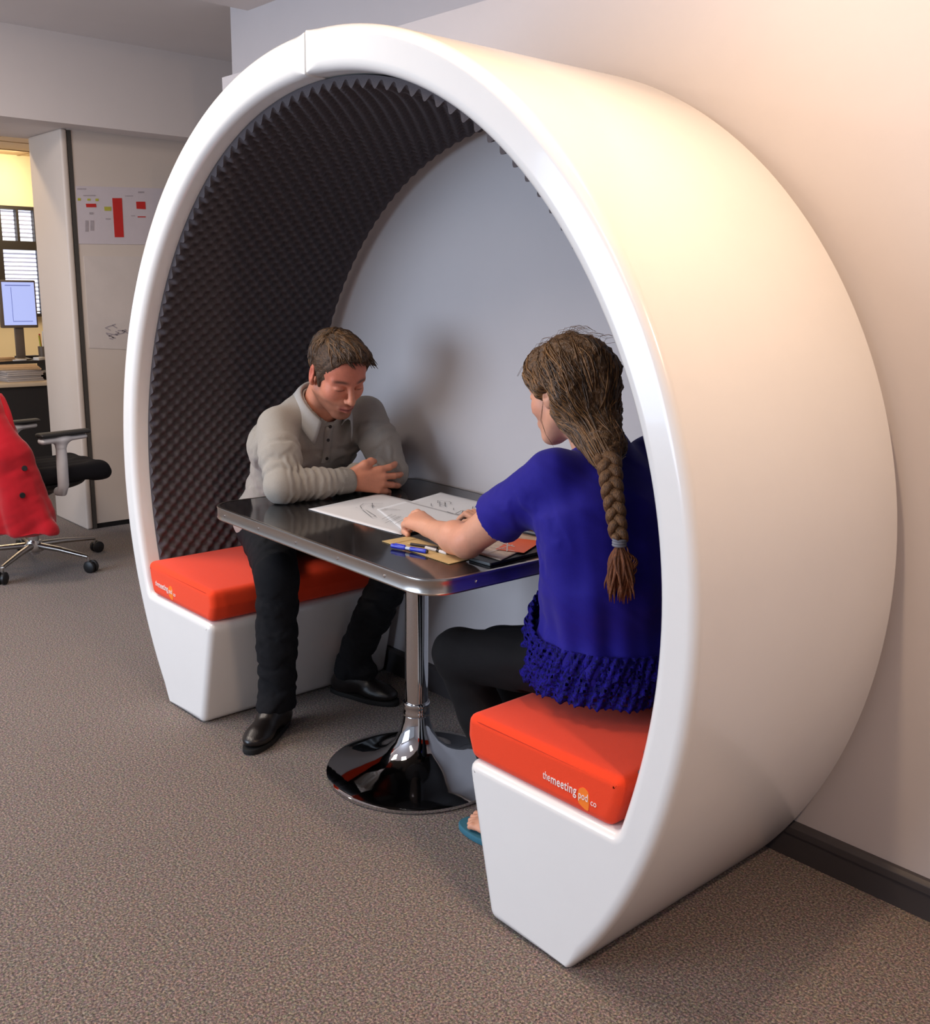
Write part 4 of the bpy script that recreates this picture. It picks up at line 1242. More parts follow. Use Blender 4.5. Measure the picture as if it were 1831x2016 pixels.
# braid: three woven strands
def braid():
    br = thing('braid', None, None); br.parent = wom; br.location = (0, 0, 0)
    pts = [np.array(p) for p in ((0.783, 0.222, 1.045), (0.800, 0.208, 1.020), (0.818, 0.196, 0.985), (0.832, 0.190, 0.950), (0.844, 0.186, 0.915), (0.853, 0.184, 0.886))]
    seg = np.concatenate([[0], np.cumsum([np.linalg.norm(b - a) for a, b in zip(pts, pts[1:])])])
    P = np.array(pts)
    L = seg[-1]
    def path(t):
        s = t * L
        return np.array([np.interp(s, seg, P[:, i]) for i in range(3)])
    side = np.array((0.76, 0.64, 0.0)); outw = np.array((0.64, -0.76, 0.15))
    N = 110; turns = 2.3
    for k in range(3):
        ph = 2 * PI * k / 3
        c, r = [], []
        for i in range(N + 1):
            t = i / N
            a = 2 * PI * turns * t + ph
            w = 0.0170 * (1 - 0.30 * t)
            c.append(path(t) + side * w * math.sin(a) + outw * (0.0085 * math.sin(2 * a) + 0.010))
            r.append((0.0148 - 0.0045 * t) * (0.90 + 0.22 * abs(math.cos(a))))
        V, F = tube_vf(c, r, 12, True, 0.85)
        o = mobj('strand', V, F, M_braid, br, smooth=True); o.location = -wom.location
    for dz in (0.0, -0.0055, -0.011):
        q = path(1.0) + outw * 0.010 + np.array((0.001, 0, dz - 0.001))
        ring = [q + 0.0125 * (side * math.cos(a) + np.array((0.64, -0.76, 0)) * math.sin(a)) for a in np.linspace(0, 2 * PI, 25)]
        V, F = tube_vf(ring, 0.0032, 8, False)
        o = mobj('hair_tie', V, F, M_tie, br, smooth=True); o.location = -wom.location
    # loose curled tail below the tie
    rg = random.Random(11)
    tv, tf = [], []
    base = path(1.0) + outw * 0.010 + np.array((0, 0, -0.008))
    for i in range(64):
        a = rg.random() * 2 * PI; w = 0.004 + 0.022 * rg.random() ** 0.7
        s1 = math.cos(a) * w; s2 = math.sin(a) * w * 0.7
        ln = 0.085 + 0.045 * rg.random(); cu = rg.uniform(-0.012, 0.012)
        c = []
        for j in range(9):
            t = j / 8
            sp = math.sin(min(1, t * 1.5) * PI / 2)
            curl = cu * math.sin(t * PI * 1.6)
            c.append(base + side * (s1 * sp + curl * t + 0.004 * t) + outw * (s2 * sp + 0.3 * curl * t) + np.array((0.004 * t, 0, -ln * t)))
        V, F = tube_vf(c, [0.0022, 0.0034, 0.004, 0.004, 0.0038, 0.0034, 0.0028, 0.002, 0.0006], 6)
        o_ = len(tv); tv += V; tf += [tuple(x + o_ for x in q) for q in F]
    for i in range(7):                        # stray ringlets on the right
        c = []
        for j in range(14):
            t = j / 13
            a = 2 * PI * 1.3 * t + i
            c.append(base + side * (0.006 + 0.028 * math.sin(t * PI * 0.8) + 0.006 * math.cos(a)) + outw * (0.006 * math.sin(a)) + np.array((0, 0, -0.004 - 0.055 * t - 0.004 * i * 0.5)))
        V, F = tube_vf(c, [0.0016] * 14, 5)
        o_ = len(tv); tv += V; tf += [tuple(x + o_ for x in q) for q in F]
    o = mobj('tail', tv, tf, M_tail, br, smooth=True); o.location = -wom.location; o['kind'] = 'stuff'
braid()
# fly-away strands round the crown and a loose wisp by the cheek
rg = random.Random(5)
tv, tf = [], []
Ww = lambda *p: CW + RW @ (np.array(p) * 0.96)
for i in range(70):
    y = rg.uniform(-0.07, 0.07); x = rg.uniform(-0.09, 0.08)
    z = 0.04 + 0.092 * math.sqrt(max(0.05, 1 - (y / 0.095) ** 2 - ((x + 0.02) / 0.115) ** 2))
    h = 0.004 + 0.012 * rg.random()
    c = [Ww(x + 0.02, y, z - 0.008), Ww(x, y + rg.uniform(-.004, .004), z + h), Ww(x - 0.025, y + rg.uniform(-.01, .01), z + h * 0.9), Ww(x - 0.05, y, z - 0.004)]
    V, F = tube_vf(c, [0.0004, 0.0004, 0.0004, 0.0002], 4)
    o_ = len(tv); tv += V; tf += [tuple(q_ + o_ for q_ in q) for q in F]
for i in range(2):
    c = [Ww(0.004, 0.086, -0.020), Ww(0.022 + 0.003 * i, 0.080, -0.060), Ww(0.020, 0.074, -0.095), Ww(0.006 - 0.004 * i, 0.072, -0.118 - 0.008 * i)]
    V, F = tube_vf(c, [0.0006, 0.0006, 0.0005, 0.0003], 4)
    o_ = len(tv); tv += V; tf += [tuple(q_ + o_ for q_ in q) for q in F]
fl = wchild(mobj('flyaway_hair', tv, tf, M_braid, None, smooth=True), wom); fl['kind'] = 'stuff'
# flip-flops on her feet
for a_ in (waL, waR):
    d_ = np.array([-1.0, -0.10, 0.0]); d_ /= np.linalg.norm(d_); l_ = np.array([0.10, -1.0, 0]); l_ /= np.linalg.norm(l_)
    b_ = np.array([a_[0], a_[1], 0.0])
    out = []
    for i in range(44):
        t = 2 * PI * i / 44; x = math.cos(t); y = math.sin(t)
        px = 0.062 + 0.135 * x; w = 0.036 + 0.013 * float(smooth01(np.array(px), 0.0, 0.13))
        out.append((px, w * (abs(y) ** 0.72) * (1 if y >= 0 else -1)))
    fo = prism('flip_flop', out, 0.001, 0.018, lambda u, v, dd: tuple(b_ + d_ * u - l_ * v + np.array((0, 0, dd))), M_flip, None, bev0=0.002, bev1=0.003, seg=2)
    wchild(fo, wom); fo['label'] = 'teal flip-flop'
    for sgn in (-1, 1):
        c = [b_ + d_ * 0.135 + l_ * -0.018 + (0, 0, 0.040), b_ + d_ * 0.10 + l_ * (sgn * 0.030 - 0.008) + (0, 0, 0.053), b_ + d_ * 0.055 + l_ * sgn * 0.043 + (0, 0, 0.020)]
        V, F = tube_vf(c, 0.005, 8)
        st = mobj('strap', V, F, M_flip, fo, smooth=True)
# ------------------------------------------------------------------ things on the table
def sheet(name, label, cat, px, m, z, group=None, lift=None, n=14, thick=0.0006, curl=0.004, seed=1):
    """a sheet whose corners come from photo pixels on the table top (bilinear patch with a slight curl)"""
    c = [hit(u, v, 2, ZT + z) for u, v in px]
    o = thing(name, label, cat, (float(c[0][0]), float(c[0][1]), ZT + z), 0, group)
    V, F = [], []
    for j in range(n + 1):
        for i in range(n + 1):
            a, b = i / n, j / n
            p = (1 - a) * (1 - b) * c[0] + a * (1 - b) * c[1] + a * b * c[2] + (1 - a) * b * c[3]
            h = curl * (0.3 * math.sin(a * 3.1 + seed) ** 2 * b * (1 - b) + abs(a - 0.5) ** 4 * abs(b - 0.5) ** 4 * 60)
            if lift: h += lift(a, b)
            V.append((p[0] - c[0][0], p[1] - c[0][1], h))
    for j in range(n):
        for i in range(n): F.append((j * (n + 1) + i, j * (n + 1) + i + 1, (j + 1) * (n + 1) + i + 1, (j + 1) * (n + 1) + i))
    s = mobj('sheet', V, F, m, o, smooth=True)
    md = s.modifiers.new('thickness', 'SOLIDIFY'); md.thickness = thick; md.offset = 1
    return o, c

def strokes(parent, lines, z, w=0.0013, name='drawing', m=None):
    """pen lines given as photo-pixel polylines lying on the sheet"""
    V, F = [], []
    ox, oy, oz = parent.location
    for ln in lines:
        ww = w
        if isinstance(ln, tuple): ww, ln = ln
        P = [hit(u, v, 2, ZT + z) for u, v in ln]
        for a, b in zip(P, P[1:]):
            d = b - a; L = np.linalg.norm(d)
            if L < 1e-6: continue
            nrm = np.array([-d[1], d[0], 0]) / L * ww / 2
            k = len(V)
            for q in (a - nrm, b - nrm, b + nrm, a + nrm): V.append((q[0] - ox, q[1] - oy, ZT + z - oz))
            F.append((k, k + 1, k + 2, k + 3))
    o = mobj(name, V, F, m or M_ink, parent)
    o['kind'] = 'stuff'
    return o

s1, _ = sheet('drawing_sheet', 'large white sketch sheet lying in front of the person in grey', 'paper', ((607, 1003), (790, 1054), (870, 1000), (748, 972)), M_paper, 0.0006, 'sketch sheets on the table', seed=1)
strokes(s1, [[(712, 1001), (709, 996), (716, 991), (755, 991)], [(724, 996), (754, 996)], (0.003, [(730, 996), (737, 995)]), [(714, 1004), (721, 1004), (740, 1016), (732, 1018), (714, 1004)],
             [(733, 990), (733, 1000)], [(700, 999), (704, 999)], [(760, 1012), (786, 1012)]], 0.0052, 0.0016)
s2, _ = sheet('drawing_sheet', 'large white sketch sheet at the wall side of the table', 'paper', ((800, 990), (940, 1032), (995, 1000), (868, 970)), M_paper, 0.0026, 'sketch sheets on the table', seed=2)
strokes(s2, [[(862, 990), (862, 985), (884, 987), (888, 989), (887, 992)], [(866, 990), (878, 991)], [(866, 993), (876, 995), (877, 990)], [(866, 987), (866, 997)], [(876, 988), (877, 998)], [(849, 991), (849, 996)],
             (0.0026, [(880, 1007), (892, 1011)]), (0.0026, [(897, 1011), (909, 1005), (933, 1006), (918, 1014), (897, 1012)]), (0.0024, [(912, 1005), (908, 1014)]), [(930, 1000), (945, 996), (931, 997), (930, 1002)],
             [(893, 1000), (893, 1004)], [(818, 988), (824, 988)]], 0.0072, 0.0016)
s3, _ = sheet('drawing_sheet', 'smaller sketch sheet under the pointing hand, overlapping the other two', 'paper', ((742, 1003), (800, 1050), (935, 1022), (800, 987)), M_paper, 0.0046, 'sketch sheets on the table', seed=3, curl=0.002)
strokes(s3, [[(748, 1004), (770, 1001), (788, 1004)], [(752, 1003), (762, 1002)], (0.002, [(756, 1001), (764, 1001)]), [(768, 1003), (782, 1004)], [(758, 1030), (786, 1016)], [(768, 1028), (790, 1016)], [(778, 1031), (795, 1022)],
             [(760, 1024), (780, 1014)], [(752, 1022), (772, 1012)], [(898, 1028), (918, 1022)], [(904, 1030), (924, 1023)]], 0.0082, 0.0012)

# kraft envelope with a zig-zag edge
M_kraft = mat('kraft_paper', (206, 178, 124), 0.85, noise_amt=0.10, noise_scale=60)
def envelope():
    P = [hit(u, v, 2, ZT + 0.0006) for u, v in ((752, 1066), (806, 1056), (935, 1099), (885, 1111), (838, 1095))]
    o = thing('paper_bag', 'flat kraft paper bag with a zig-zag edge under the blue pen', 'bag', (float(P[0][0]), float(P[0][1]), ZT + 0.0004))
    out = [P[0], P[1], P[2]]
    a, b = P[3], P[4]
    d = (b - a); L = np.linalg.norm(d[:2]); nn = np.array([-d[1], d[0], 0]) / L
    for i in range(27): out.append(a + d * i / 26 + nn * (0.0035 if i % 2 else 0.0))
    out2 = [(q[0] - P[0][0], q[1] - P[0][1]) for q in out]
    if sum(p[0] * q[1] - q[0] * p[1] for p, q in zip(out2, out2[1:] + out2[:1])) < 0: out2 = out2[::-1]
    prism('paper', out2, 0.0004, 0.0016, lambda u, v, dd: (u, v, dd), M_kraft, o)
    fl = [hit(u, v, 2, ZT + 0.0022) for u, v in ((758, 1066), (806, 1057), (820, 1061), (775, 1070))]
    prism('flap', [(q[0] - P[0][0], q[1] - P[0][1]) for q in fl][::-1] if False else [(q[0] - P[0][0], q[1] - P[0][1]) for q in fl], 0.0018, 0.0026, lambda u, v, dd: (u, v, dd), M_kraft, o)
envelope()

# pens
M_penblue = mat('blue_pen_plastic', (34, 48, 190), 0.25, spec=0.6, noise_amt=0.06)
M_penclear = mat('clear_pen_barrel', (190, 196, 214), 0.15, spec=0.6, noise_amt=0.04)
M_pencil = mat('dark_pencil', (44, 34, 34), 0.5, noise_amt=0.1)
def along(a, b, parts, root):
    A = np.array(a); D = np.array(b) - A
    for nm, t0, t1, r0, r1, m in parts:
        V, F = tube_vf([A + D * t0 - np.array(root.location), A + D * (t0 * .95 + t1 * .05) - np.array(root.location), A + D * (t0 * .05 + t1 * .95) - np.array(root.location), A + D * t1 - np.array(root.location)],
                       [r0 * 0.9, r0, r1, r1 * 0.9], 14)
        mobj(nm, V, F, m, root, angle=40)
a_ = hit(771, 1074, 2, ZT + 0.0078); b_ = hit(842, 1086, 2, ZT + 0.0078)
pen = thing('ballpoint_pen', 'blue capped ballpoint pen lying on the kraft paper bag', 'pen', tuple(float(x) for x in (a_[0], a_[1], ZT + 0.002)))
along(a_, b_, [('cap', 0.0, 0.40, 0.0058, 0.0058, M_penblue), ('barrel', 0.38, 0.55, 0.0044, 0.0044, M_penclear), ('grip', 0.53, 0.97, 0.0056, 0.0058, M_penblue), ('end_plug', 0.96, 1.0, 0.0048, 0.0044, M_pencil)], pen)
c_ = np.array((a_ * 0.9 + b_ * 0.1)) + (0, 0, 0.0066); e_ = a_ * 0.62 + b_ * 0.38 + (0, 0, 0.0066)
tube('clip', [c_ - np.array(pen.location), e_ - np.array(pen.location)], [0.0016, 0.0012], M_penblue, pen, n=8)
a_ = hit(801, 1070, 2, ZT + 0.006); b_ = hit(862, 1079, 2, ZT + 0.006)
pc = thing('pencil', 'thin dark pencil lying on the kraft bag behind the blue pen', 'pencil', tuple(float(x) for x in (a_[0], a_[1], ZT + 0.002)))
along(a_, b_, [('shaft', 0.12, 1.0, 0.0038, 0.0038, M_pencil), ('tip', 0.0, 0.13, 0.0008, 0.0036, M_kraft)], pc)
a_ = hit(838, 1078, 2, ZT + 0.006); b_ = hit(880, 1089, 2, ZT + 0.006)
p2 = thing('marker_pen', 'white felt pen with grey band by the elbow of the person in blue', 'pen', tuple(float(x) for x in (a_[0], a_[1], ZT + 0.002)))
along(a_, b_, [('barrel', 0.0, 0.55, 0.0042, 0.0042, M_paper), ('band', 0.53, 0.66, 0.0045, 0.0045, M_black), ('cap', 0.65, 1.0, 0.0042, 0.0042, M_paper)], p2)
# dark folder with an orange-and-wood brochure on it
P = [hit(u, v, 2, ZT + 0.001) for u, v in ((905, 1098), (985, 1114), (1090, 1080), (1000, 1062))]
fo = thing('folder', 'flat black folder under the orange brochure at the elbow of the person in blue', 'folder', (float(P[0][0]), float(P[0][1]), ZT + 0.0005))
pl_ = [(0.455, 0.135), (0.49, 0.175), (0.46, 0.50), (0.25, 0.47), (0.30, 0.30)]
pl_ = [(q[0] - P[0][0], q[1] - P[0][1]) for q in ((0.405, 0.170), (0.480, 0.172), (0.470, 0.470), (0.270, 0.460))]
prism('cover', fillet(pl_, 0.006, 3), 0.0005, 0.0075, lambda u, v, dd: (u, v, dd), M_black, fo, bev1=0.001, seg=2)
M_broch = mat('brochure_print', (222, 202, 184), 0.4, noise_scale=26, rgb2=(176, 150, 128), stretch=(1, 5, 1))
M_broch_o = mat('brochure_orange', (232, 92, 40), 0.4, noise_amt=0.08, noise_scale=30)
br_, bc_ = sheet('brochure', 'glossy brochure with orange panel and white lines', 'brochure', ((942, 1091), (986, 1104), (1075, 1062), (1010, 1047)), M_broch, 0.0092, None, curl=0.001, thick=0.002)
strokes(br_, [(0.075, [(1003, 1085), (1040, 1062)])], 0.0126, 0.02, 'orange_panel', M_broch_o)
strokes(br_, [[(975, 1077), (1013, 1085)], (0.004, [(985, 1068), (1013, 1076)]), [(996, 1058), (1014, 1064)], [(1000, 1053), (998, 1085)], [(960, 1088), (1010, 1072)]], 0.0132, 0.0025, 'white_lines', M_paper)
# ------------------------------------------------------------------ papers pinned on the partition
XP = -3.55
M_pink = mat('plan_paper', (208, 197, 200), 0.8, noise_amt=0.05, noise_scale=14)
M_plan2 = mat('thin_plan_paper', (214, 202, 194), 0.8, noise_amt=0.06, noise_scale=9)
M_red = mat('red_marker_block', (200, 40, 34), 0.7, noise_amt=0.1, noise_scale=30)
M_yel = mat('yellow_marker_block', (186, 180, 66), 0.7, noise_amt=0.1, noise_scale=30)
M_grey_ink = mat('grey_print', (176, 165, 168), 0.8, noise_amt=0.2, noise_scale=90)
def wall_rect(name, px, m, parent, depth, th=0.0008):
    P = [hit(u, v, 0, XP + depth) for u, v in px]
    L = np.array(parent.location)
    V = [tuple(p - L) for p in P] + [tuple(p - L - np.array((th, 0, 0))) for p in P]
    n = len(P)
    return mobj(name, V, [tuple(range(n)), tuple(reversed(range(n, 2 * n)))] + [(i, i + n, (i + 1) % n + n, (i + 1) % n) for i in range(n)], m, parent)
p0 = hit(150, 365, 0, XP)
po = thing('wall_chart', 'printed planning chart with red and yellow blocks pinned on the partition', 'poster', tuple(float(x) for x in p0))
wall_rect('sheet', ((149, 366), (330, 371), (334, 482), (155, 480)), M_pink, po, 0.003, 0.0025)
for nm, px, m in (('red_block', ((221, 390), (240, 390), (244, 467), (226, 467)), M_red), ('red_block', ((268, 397), (286, 397), (287, 412), (269, 411)), M_red),
                  ('red_block', ((169, 401), (189, 401), (190, 408), (170, 408)), M_red), ('red_block', ((271, 426), (287, 426), (287, 428), (271, 428)), M_red),
                  ('yellow_block', ((205, 407), (219, 407), (219, 415), (206, 415)), M_yel), ('yellow_block', ((153, 390), (159, 390), (159, 395), (153, 395)), M_yel),
                  ('yellow_block', ((172, 391), (178, 391), (178, 395), (172, 395)), M_yel), ('yellow_block', ((188, 391), (194, 391), (194, 396), (188, 396)), M_yel)):
    wall_rect(nm, px, m, po, 0.0042, 0.0008)
for k, (u, v, w, h) in enumerate(((152, 371, 18, 2), (164, 384, 24, 2), (272, 377, 12, 3), (246, 385, 16, 1.5), (176, 418, 8, 4), (168, 434, 6, 22), (178, 434, 7, 20), (208, 430, 10, 2), (258, 424, 8, 1.5))):
    wall_rect('print_line', ((u, v), (u + w, v), (u + w, v + h), (u, v + h)), M_grey_ink, po, 0.0042, 0.0006)
p0 = hit(168, 505, 0, XP)
pp = thing('wall_drawing', 'large pale drawing sheet pinned below the planning chart', 'poster', tuple(float(x) for x in p0))
wall_rect('sheet', ((165, 504), (300, 505), (300, 690), (176, 685)), M_plan2, pp, 0.003, 0.002)
rg = random.Random(8)
for k in range(16):
    u = 206 + rg.random() * 40; v = 636 + rg.random() * 30; w = 6 + rg.random() * 12; a = rg.uniform(-0.6, 0.6)
    wall_rect('print_line', ((u, v), (u + w, v + a * w), (u + w, v + a * w + 2.2), (u, v + 2.2)), M_grey_ink, pp, 0.0042, 0.0006)

# ------------------------------------------------------------------ office chair
ch = thing('office_chair', 'black swivel office chair with pale armrest posts and chrome star base', 'chair', (-2.97, 0.27, 0.0), 0.0)
ch.rotation_euler = (0, 0, math.atan2(0.995, -0.10))          # local +x = the way the chair faces
M_seatf = mat('charcoal_seat_fabric', (34, 33, 37), 0.9, spec=0.2, noise_amt=0.2, noise_scale=300, bump=0.3, bump_scale=800)
M_armpad = mat('armpad_rubber', (36, 35, 35), 0.55, noise_amt=0.1)
def local_sdf(name, build, m, parent, vox=0.005, lo=(-0.4, -0.4, 0), hi=(0.4, 0.4, 1.2), disp=None):
    g = Field(lo, hi, vox); build(g)
    V, F = g.mesh(); V = relax(V, F, 1)
    if disp is not None: V = V + vnormals(V, F) * disp(V)[:, None]
    return mobj(name, V, F, m, parent, smooth=True)
def seat_b(g):
    g.cone((-0.10, -0.13, 0.485), (-0.10, 0.13, 0.485), 0.045, 0.045, 0.03)
    for y in (-0.17, -0.085, 0.0, 0.085, 0.17):
        g.cone((-0.14, y, 0.475), (0.30, y * 0.93, 0.474), 0.042, 0.042, 0.05)
    for y in (-0.1, 0.0, 0.1): g.cone((0.28, y * 1.5, 0.470), (0.335, y * 1.3, 0.452), 0.042, 0.032, 0.04)
local_sdf('seat', seat_b, M_seatf, ch, 0.006, (-0.25, -0.3, 0.36), (0.42, 0.3, 0.58))
def under_b(g):
    g.ell((0.06, 0, 0.420), (0.22, 0.17, 0.045), 0.03); g.ell((0.0, 0, 0.385), (0.12, 0.10, 0.045), 0.03)
local_sdf('seat_pan', under_b, M_black, ch, 0.006, (-0.3, -0.3, 0.30), (0.3, 0.3, 0.5))
def back_b(g):
    g.cone((-0.225, -0.15, 0.62), (-0.285, -0.13, 1.02), 0.028, 0.024, 0.05); g.cone((-0.225, 0.15, 0.62), (-0.285, 0.13, 1.02), 0.028, 0.024, 0.05)
    for y in (-0.08, 0.0, 0.08): g.cone((-0.235, y, 0.60), (-0.295, y, 1.03), 0.028, 0.024, 0.05)
local_sdf('backrest', back_b, M_seatf, ch, 0.006, (-0.36, -0.26, 0.5), (-0.1, 0.26, 1.12))
tube('back_post', [(-0.10, 0, 0.40), (-0.22, 0, 0.42), (-0.268, 0, 0.50), (-0.275, 0, 0.66)], [0.022, 0.022, 0.02, 0.016], M_black, ch)
for y in (-1, 1):
    ar = tube('armrest_post', [(0.05, y * 0.20, 0.400), (0.05, y * 0.245, 0.405), (0.05, y * 0.262, 0.44), (0.05, y * 0.265, 0.56), (0.05, y * 0.265, 0.645)], [0.022, 0.024, 0.026, 0.026, 0.024], M_white_pl, ch, n=16, squash=1.0)
    local_sdf('armrest_bracket', lambda g: (g.cone((-0.04, y * 0.265, 0.660), (0.17, y * 0.265, 0.668), 0.016, 0.012, 0.02, flat=((0, 1, 0), 1.9)), g.cone((0.05, y * 0.265, 0.625), (0.06, y * 0.265, 0.660), 0.026, 0.024, 0.03)), M_white_pl, ar, 0.004, (-0.15, y * 0.265 - 0.07, 0.6), (0.30, y * 0.265 + 0.07, 0.74))
    local_sdf('armrest_pad', lambda g: g.cone((-0.05, y * 0.265, 0.688), (0.185, y * 0.265, 0.692), 0.0125, 0.0115, 0.01, flat=((0, 1, 0), 3.2)), M_armpad, ar, 0.004, (-0.16, y * 0.265 - 0.07, 0.66), (0.31, y * 0.265 + 0.07, 0.75))
lathe('gas_lift', [(0.0, 0.06), (0.026, 0.06), (0.026, 0.22), (0.017, 0.225), (0.017, 0.38), (0.0, 0.38)], M_chrome, ch, n=24)
lathe('hub', [(0.0, 0.07), (0.045, 0.075), (0.048, 0.10), (0.036, 0.13), (0.0, 0.132)], M_alu, ch, n=24)
for i in range(5):
    a = 2 * PI * i / 5 + math.radians(28 - 95.7)
    d = np.array((math.cos(a), math.sin(a), 0))
    tube('spoke', [d * 0.03 + (0, 0, 0.105), d * 0.16 + (0, 0, 0.098), d * 0.335 + (0, 0, 0.078)], [0.020, 0.017, 0.012], M_alu, ch, n=12, squash=0.8)
    cs = thing('caster', None, None); cs.parent = ch; cs.location = tuple(d * 0.335)
    tube('stem', [(0, 0, 0.045), (0, 0, 0.078)], 0.007, M_alu, cs, n=8)
    s = np.array((-d[1], d[0], 0))
    for sg in (-1, 1):
        c0_ = s * sg * 0.006 + d * 0.012; c1_ = s * sg * 0.024 + d * 0.012
        V, F = tube_vf([c0_ + (0, 0, 0.030), s * sg * 0.009 + d * 0.012 + (0, 0, 0.030), s * sg * 0.020 + d * 0.012 + (0, 0, 0.030), c1_ + (0, 0, 0.030)], [0.026, 0.030, 0.030, 0.024], 20)
        mobj('wheel', V, F, M_black, cs, angle=40)

# red coat hung over the backrest
M_coat = mat('red_wool_coat', (176, 12, 28), 0.9, spec=0.2, noise_amt=0.12, noise_scale=220, bump=0.2, bump_scale=600, sheen=0.3)
coat = thing('coat', 'bright red wool coat hung over the back of the office chair', 'coat', (-2.97, 0.27, 0.0))
coat.rotation_euler = ch.rotation_euler
def coat_b(g):
    g.cone((-0.290, -0.12, 1.015), (-0.290, 0.16, 1.015), 0.055, 0.055, 0.04)
    for (y0, x1, y1) in ((-0.14, -0.11, -0.40), (-0.12, -0.20, -0.36), (-0.10, -0.29, -0.28), (-0.04, -0.35, -0.16), (0.05, -0.38, -0.02), (0.14, -0.36, 0.12), (0.19, -0.31, 0.22)):
        g.cone((-0.290, y0, 0.99), ((-0.29 + x1) / 2, y0 + (y1 - y0) * 0.72, 0.62), 0.058, 0.060, 0.05)
        g.cone(((-0.29 + x1) / 2, y0 + (y1 - y0) * 0.72, 0.62), (x1, y1, 0.25), 0.060, 0.062, 0.05)
    g.cone((-0.33, -0.14, 0.97), (-0.34, -0.24, 0.52), 0.055, 0.046, 0.02)
    g.half((0, 0, 0.268), (-0.03, 0.05, -1), 0.006)
    g.cone((-0.225, 0.0, 0.50), (-0.285, 0.0, 1.00), 0.034, 0.030, 0.008, '-', flat=((0, 1, 0), 5.5))
def coat_d(V):
    m = smooth01(-V[:, 2], -1.0, -0.4)
    return m * 0.012 * np.sin(V[:, 1] * 62 + 2.0 * pnoise(V, 6, 0.2)) + 0.003 * pnoise(V, 30, 0.6)
local_sdf('coat_body', coat_b, M_coat, coat, 0.007, (-0.52, -0.54, 0.18), (0.02, 0.40, 1.12), coat_d)
# lapel folded out at the side
lap = []
for j in range(12):
    t = j / 11
    z = 0.90 - 0.20 * t; w_ = 0.055 * math.sin(PI * (0.15 + 0.8 * t))
    lap.append(((-0.215, -0.195 - 0.11 * t, z), (-0.195, -0.205 - 0.11 * t - w_, z - 0.01), (-0.20, -0.215 - 0.11 * t - w_ * 0.3, z - 0.012)))
V = [p for r in lap for p in r]; F = []
for j in range(11):
    for k in range(2): F.append((j * 3 + k, j * 3 + k + 1, j * 3 + 4 + k, j * 3 + 3 + k))
o = mobj('lapel', V, F, M_coat, coat, smooth=True); md = o.modifiers.new('thickness', 'SOLIDIFY'); md.thickness = 0.008
for px in ((48, 922), (44, 975)):
    w0 = hit(px[0], px[1], 0, -2.80)
    # carry the pixel onto the coat surface
    Mi = Matrix.Translation(coat.location) @ Matrix.Rotation(coat.rotation_euler[2], 4, 'Z')
    coat_ob = [c for c in coat.children if c.name.startswith('coat_body')][0]
    bv = BVHTree.FromPolygons([Mi @ v.co for v in coat_ob.data.vertices], [tuple(p.vertices) for p in coat_ob.data.polygons])
    dr = Vector(w0 - CAM).normalized()
    h, n_, _, _ = bv.ray_cast(Vector(CAM), dr)
    if h:
        I = Mi.inverted(); hl = I @ h; nl = (I.to_3x3() @ n_).normalized()
        V, F = tube_vf([hl - nl * 0.002, hl + nl * 0.006], [0.013, 0.012], 14)
        mobj('button', V, F, M_black, coat)

# ------------------------------------------------------------------ the office beyond
M_oceil = mat('office_ceiling_tile', (214, 190, 158), 0.9, noise_amt=0.06, noise_scale=3)
M_grid = mat('ceiling_grid', (176, 150, 120), 0.8, noise_amt=0.05)
M_owall = mat('office_wall_paint', (240, 226, 196), 0.85, noise_amt=0.03, noise_scale=3)
M_frame = mat('dark_window_frame', (38, 31, 30), 0.5, noise_amt=0.1)
M_blind = mat('white_blind_slat', (232, 232, 240), 0.6, noise_amt=0.04)
M_day = mat('daylight_glass', (226, 234, 255), 0.3, emit=1.5, noise_amt=0.0)
XW = -9.0
oc = struct(box('ceiling_office', -9.4, -4.10, -1.5, 3.4, 2.66, 2.70, M_oceil))
for i in range(9):
    x = -4.4 - 0.6 * i
    box('grid_bar', x - 0.012, x + 0.012, -1.5, 3.4, 2.654, 2.661, M_grid, oc)
for i in range(8):
    y = -1.2 + 0.6 * i
    box('grid_bar', -9.3, -4.12, y - 0.012, y + 0.012, 2.654, 2.661, M_grid, oc)
struct(box('wall_left', -9.4, XW, -1.6, 3.4, 2.16, 2.66, M_owall))
struct(box('wall_left_lower', -9.4, XW, -1.6, 3.4, 0.0, 1.05, M_owall))
struct(box('wall_office_back', -9.4, -4.03, 3.3, 3.4, 0.0, 2.66, M_owall))
struct(box('wall_office_front', -9.4, -4.4, -1.6, -1.5, 0.0, 2.66, M_owall))
# window band with transom panes above tall casements, blinds behind
wn = thing('window_1', None, None, (XW, 0, 1.05)); wn['kind'] = 'structure'
def wbox(nm, y0, y1, z0, z1, m, par, x0=-0.06, x1=0.02): return box(nm, x0, x1, y0, y1, z0 - 1.05, z1 - 1.05, m, par)
za, zb, zc, zd = 2.125, 1.815, 1.725, 1.08
wbox('head_rail', -1.5, 3.3, za, 2.16, M_frame, wn)
wbox('transom', -1.5, 3.3, zc, zb, M_frame, wn)
wbox('sill', -1.5, 3.3, 1.05, zd, M_frame, wn, -0.06, 0.08)
ys = []
y = hit(34, 440, 0, XW)[1]; step = 0.175
k0 = int((y + 1.5) / step)
ys = [y + step * i for i in range(-k0, int((3.3 - y) / step) + 1)]
for i, yy in enumerate(ys):
    wbox('glazing_bar', yy - 0.012, yy + 0.012, zb, za, M_frame, wn)
y2 = hit(8, 520, 0, XW)[1] - 0.04
for i in range(-5, 4):
    yy = y2 + 0.42 * i
    if -1.5 < yy < 3.3: wbox('mullion', yy - 0.035, yy + 0.035, zd, zc, M_frame, wn)
wbox('pane', -1.5, 3.3, zd, za, M_day, wn, -0.10, -0.09)
zz = 2.11
